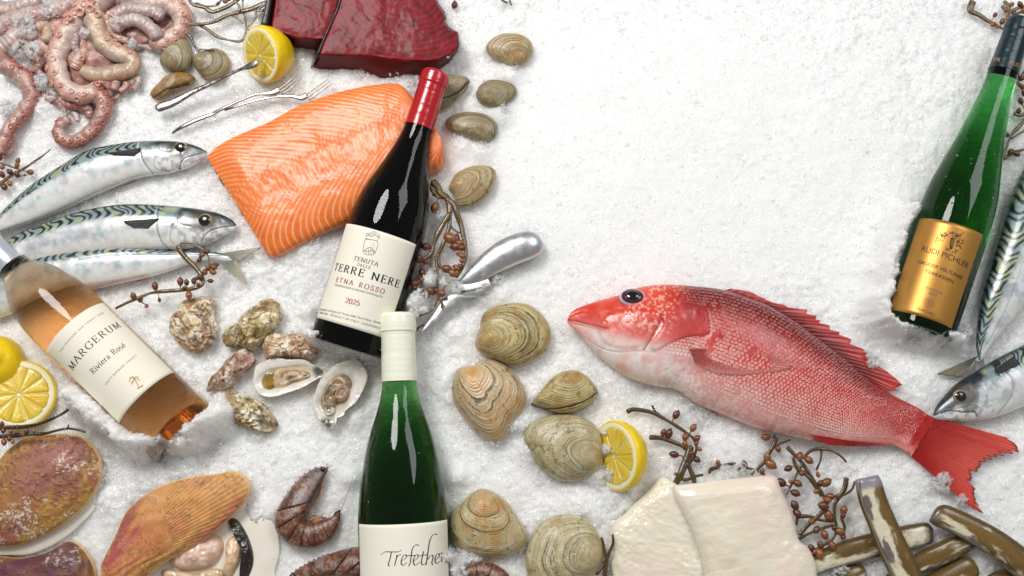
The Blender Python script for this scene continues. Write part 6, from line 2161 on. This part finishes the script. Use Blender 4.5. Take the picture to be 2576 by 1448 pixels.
seaweed('branching sprig of bladder seaweed right of the sunken lemon half', 'K', ['16>8:195,62 230,48 300,55 355,70 420,105 480,140 540,180 590,220 610,270 600,320 570,380', '10>5:345,25 360,55 385,75', '20>10:330,215 400,220 460,240 520,265 560,300', '34>20@30:575,270 560,330 530,400 510,450 480,500', '26>16@28:540,330 570,400 590,450 600,500', '16>10@26:480,430 540,470 600,450 650,440'],
        '490,78,20 592,158,18 545,212,18 612,222,18 445,192,22 412,185,16 540,255,16 475,318,20 612,348,18 628,286,12 610,250,12 580,310,14 555,380,14', 16, 2)
seaweed('low strand of seaweed half buried in ice behind the white fillet', 'K', ['14>10@8:690,410 720,400 790,380 850,372', '12>8@12:850,405 920,400 980,420 1020,440', '18>10@14:1090,220 1070,270 1040,320 1020,360 980,400 940,440', '10>6@16:1075,270 1120,250 1175,230', '10>6@16:1080,250 1078,220 1080,200'],
        '1025,215,20 1100,285,16 1058,378,26 1005,420,14 898,378,18 740,368,14 900,405,12 690,420,10 1035,335,22', 12, 2)
seaweed('large tangle of bladder seaweed between white fillet and razor clams', 'K', ['14>10@24:1155,275 1190,310 1230,350 1280,420 1320,480 1370,560 1400,640', '14>8@30:1250,340 1290,300 1340,285 1400,290 1450,310 1490,340 1510,365', '10>7@28:1360,290 1355,350 1330,410', '16>10@26:1190,335 1215,400 1280,450 1330,520 1360,570', '14>8@24:1250,370 1220,420 1180,500 1150,560',
                                                                                   '22>14@30:1400,560 1380,640 1330,700 1280,740 1230,800', '18>10@28:1510,460 1500,520 1470,570 1440,620 1440,700 1450,760 1430,820 1360,870 1300,900', '12>8@28:1560,480 1540,530 1480,570', '16>10@20:1215,830 1290,790 1370,760 1430,740', '18>12@18:1220,690 1290,690 1350,710 1420,720', '12>8@22:1480,700 1500,760 1480,820', '14>8@18:1210,640 1215,700 1210,740'],
        '1230,330,20 1285,352,20 1160,402,18 1245,430,16 1115,485,24 1218,492,20 1205,550,20 1390,485,24 1355,490,16 1330,540,14 1340,440,12 1415,570,20 1395,590,18 1370,625,24 1400,680,22 1420,700,18 1495,650,20 1490,685,14 1200,622,22 1215,670,20 1355,860,18 1300,880,18 1350,915,24 1425,865,20 1470,780,22 1490,810,16 1380,800,20 1330,770,18 1320,900,14 1460,570,14 1175,480,10 1440,760,16 1300,720,16', 20, 2)
seaweed('sprig of bladder seaweed in the top right corner behind the foil neck', 'L', ['14>6:400,5 390,35 420,50 450,70 480,85 505,100', '10>6:500,20 520,40 545,30 575,20', '8>5:390,38 400,25 395,5', '12>8:505,5 520,20 515,50 530,60', '10>6:545,60 560,40 580,45'],
        '475,50,7 468,82,9 500,72,9 520,62,9 540,45,8 560,15,9 530,15,8 555,60,8 512,35,7 570,35,8 485,90,7', 14)
seaweed('dark seaweed frond at the right edge beside the emerald neck', 'L', ['10>6:590,230 560,265 545,280', '9>5:600,380 555,430 530,460 505,520 492,548', '10>6:540,383 560,390 590,380', '8>5:505,540 530,520 575,505 600,500', '7>4:580,440 545,460 530,470'],
        '562,265,9 570,295,8 560,290,7 562,342,9 555,375,8 512,455,9 530,515,12 548,520,10 575,318,9', 14)
seaweed('forked twig of seaweed beside the quahog at the bottom edge', 'K', ['16>7@40:60,1046 70,960 90,900 110,850 108,795', '14>8@42:75,950 60,900 50,850 40,815', '12>9@36:60,960 40,1000 10,1040'], '', 40, 2)
seaweed('single bladder of seaweed at the very top of the photo', 'B', ['8>5:2075,-30 2078,0 2080,15'], '2078,34,22', 10)
seaweed('tiny seaweed tip at the top edge, alone on the ice', 'B', ['10>7:2380,-20 2410,5 2440,20', '12>8:2440,-20 2455,10 2462,35'], '', 10, 3)

# ------------------------------------------------------------------ loose ice chips
def chip_mesh(n, seed):
    r_ = np.random.default_rng(seed)
    V, F_ = [], []
    base = np.array([[x, y, z] for x in (-1, 1) for y in (-1, 1) for z in (-1, 1)], float)
    fc = [(0, 1, 3, 2), (4, 6, 7, 5), (0, 4, 5, 1), (2, 3, 7, 6), (0, 2, 6, 4), (1, 5, 7, 3)]
    return r_, base, fc


def rand_rot(n, r_):
    q = r_.normal(size=(n, 4))
    q /= np.linalg.norm(q, axis=1)[:, None]
    w, x, y, z = q.T
    return np.stack([np.stack([1 - 2 * (y * y + z * z), 2 * (x * y - z * w), 2 * (x * z + y * w)], -1),
                     np.stack([2 * (x * y + z * w), 1 - 2 * (x * x + z * z), 2 * (y * z - x * w)], -1),
                     np.stack([2 * (x * z - y * w), 2 * (y * z + x * w), 1 - 2 * (x * x + y * y)], -1)], 1)


def chips(name, ctr, size, seed, mat, label):
    r_, base, fc = chip_mesh(0, seed)
    out = ~in_bottle(ctr)
    ctr, size = ctr[out], np.asarray(size)[out]
    n = len(ctr)
    B = np.repeat(base[None], n, 0) * (.5 + .55 * r_.random((n, 8, 1))) * (1 + .5 * (r_.random((n, 8, 3)) - .5))
    B = B * (np.asarray(size)[:, None, None] * np.stack([.7 + .7 * r_.random(n), .5 + .5 * r_.random(n), .35 + .45 * r_.random(n)], -1)[:, None, :])
    V = np.einsum('nij,nkj->nki', rand_rot(n, r_), B) + ctr[:, None]
    f = np.array(fc)[None] + 8 * np.arange(n)[:, None, None]
    o = build(name, V.reshape(-1, 3), f.reshape(-1, 4), mat, None, None, False, True)
    o['kind'] = 'stuff'
    o['label'] = label
    o['category'] = 'ice'
    return o


n = 26000
cx = rng.uniform(-1460, 1460, n)
cy = rng.uniform(-830, 910, n)
keep = rng.random(n) < (1 - .85 * sm(1.35, .6, np.hypot((cx - 420) / 620, (cy - 360) / 420))) * (.35 + .65 * sm(.4, .65, fbm(np.stack([cx, cy], -1) / 90, 2, 77)))
cx, cy = cx[keep], cy[keep]
sz = 2.2 + 6.0 * rng.random(len(cx)) ** 3
chips('loose_ice_chips', np.stack([cx, cy, ice_at(cx, cy) + sz * .15], -1), sz, 5, MC, 'loose glassy ice chips strewn over the bed')

n = 5200
cx, cy = rng.uniform(-1460, 1460, n), rng.uniform(-830, 910, n)
keep = rng.random(n) < (1 - .93 * sm(1.3, .6, np.hypot((cx - 420) / 620, (cy - 360) / 420))) * (.15 + .85 * sm(.42, .62, fbm(np.stack([cx, cy], -1) / 70, 2, 79)))
cx, cy = cx[keep], cy[keep]
sz = 7 + 7 * rng.random(len(cx)) ** 2
chips('ice_chunks', np.stack([cx, cy, ice_at(cx, cy) - sz * .25], -1), sz, 15, MG, 'larger clear lumps half sunk in the crushed ice')

# handfuls of ice lying on or against things: photo x, y, z, spread, count, chip size
CL = [(835, 868, 40, 30, 60, 7), (905, 886, 50, 34, 70, 7), (790, 838, 30, 22, 40, 6), (940, 862, 60, 16, 30, 6), (1056, 745, 95, 20, 60, 6), (1042, 785, 96, 14, 36, 6), (1085, 690, 70, 14, 26, 5),
      (330, 1085, 70, 28, 70, 8), (400, 1110, 84, 34, 90, 8), (480, 1090, 84, 30, 80, 8), (530, 1050, 60, 20, 50, 7), (265, 1030, 56, 20, 40, 7), (205, 985, 44, 16, 30, 6),
      (2235, 800, 50, 24, 60, 7), (2300, 838, 60, 34, 90, 7), (2380, 850, 60, 34, 90, 7), (2425, 835, 40, 20, 50, 7), (2225, 740, 40, 14, 30, 6),
      (1120, 1400, 118, 22, 60, 7), (1085, 1440, 132, 26, 80, 7), (1110, 1360, 96, 12, 24, 5), (1150, 1440, 90, 24, 50, 7),
      (1833, 826, 92, 9, 12, 6), (2195, 905, 44, 20, 34, 8), (2185, 890, 46, 12, 16, 6), (2370, 1210, 34, 24, 60, 8), (2420, 1255, 26, 16, 40, 7), (1950, 925, 70, 10, 8, 4), (1905, 1000, 62, 10, 8, 4),
      (85, 125, 60, 22, 50, 7), (60, 60, 52, 40, 90, 7), (120, 25, 48, 30, 60, 6), (105, 205, 44, 20, 60, 7), (20, 270, 36, 24, 60, 8), (30, 300, 30, 18, 40, 7), (215, 80, 66, 14, 26, 6), (290, 50, 70, 16, 30, 6), (330, 110, 44, 14, 30, 6), (160, 290, 30, 18, 30, 6), (130, 240, 34, 16, 30, 6), (45, 120, 56, 24, 50, 7),
      (1118, 712, 52, 12, 18, 8), (1150, 725, 48, 14, 20, 8), (1062, 776, 98, 12, 14, 8), (1110, 540, 46, 10, 10, 7), (1215, 720, 30, 20, 40, 7), (1250, 700, 24, 16, 30, 6),
      (540, 286, 20, 8, 16, 4), (1000, 195, 26, 40, 40, 6), (1050, 205, 24, 16, 26, 7), (900, 180, 20, 30, 30, 5), (1125, 145, 82, 4, 4, 5),
      (1265, 270, 22, 18, 36, 6), (1215, 362, 20, 16, 30, 6), (1150, 350, 16, 14, 24, 6), (1290, 165, 20, 14, 24, 6), (1280, 1070, 34, 20, 44, 7), (1240, 1110, 24, 16, 30, 7), (1180, 1390, 30, 40, 70, 7), (1300, 1370, 24, 20, 40, 7),
      (1530, 1130, 48, 9, 22, 6), (1535, 1190, 40, 14, 34, 7), (1570, 1225, 36, 14, 34, 7), (1520, 1090, 36, 8, 16, 5), (1780, 1160, 34, 12, 12, 8), (1830, 1190, 26, 22, 22, 7), (1860, 1175, 24, 18, 20, 8), (1900, 1185, 26, 12, 10, 7),
      (640, 1080, 20, 30, 40, 6), (540, 1120, 30, 30, 40, 7), (2060, 1420, 30, 24, 30, 6), (2115, 1435, 26, 24, 40, 6), (1640, 950, 20, 40, 40, 7), (1560, 900, 16, 40, 40, 7), (1760, 1040, 16, 40, 40, 7),
      (665, 625, 22, 10, 12, 5), (780, 600, 24, 30, 30, 5), (690, 640, 16, 16, 20, 5), (1215, 690, 36, 10, 12, 7), (300, 1180, 30, 60, 60, 8), (440, 1190, 30, 60, 80, 8), (330, 1240, 26, 30, 30, 7)]
cc, ss = [], []
for (x, y, z, spd, cnt, s0) in CL:
    for _ in range(cnt):
        a, r_ = rng.uniform(0, 6.28), spd * math.sqrt(rng.random())
        k = 1 - .5 * (r_ / spd) ** 2
        cc.append(P(x + r_ * math.cos(a), y + r_ * math.sin(a), z * k - rng.random() * 6))
        ss.append(s0 * rng.uniform(.45, 1.15))
cc, ss = np.array(cc), np.array(ss)
clear = rng.random(len(cc)) < .22
chips('heaped_ice_chips', cc[~clear], ss[~clear], 9, MC, 'heaped white ice chips against bottles, fish and shells')
chips('clear_ice_chips', cc[clear], ss[clear] * 1.2, 10, MG, 'clear glassy ice chips among the heaps of ice')
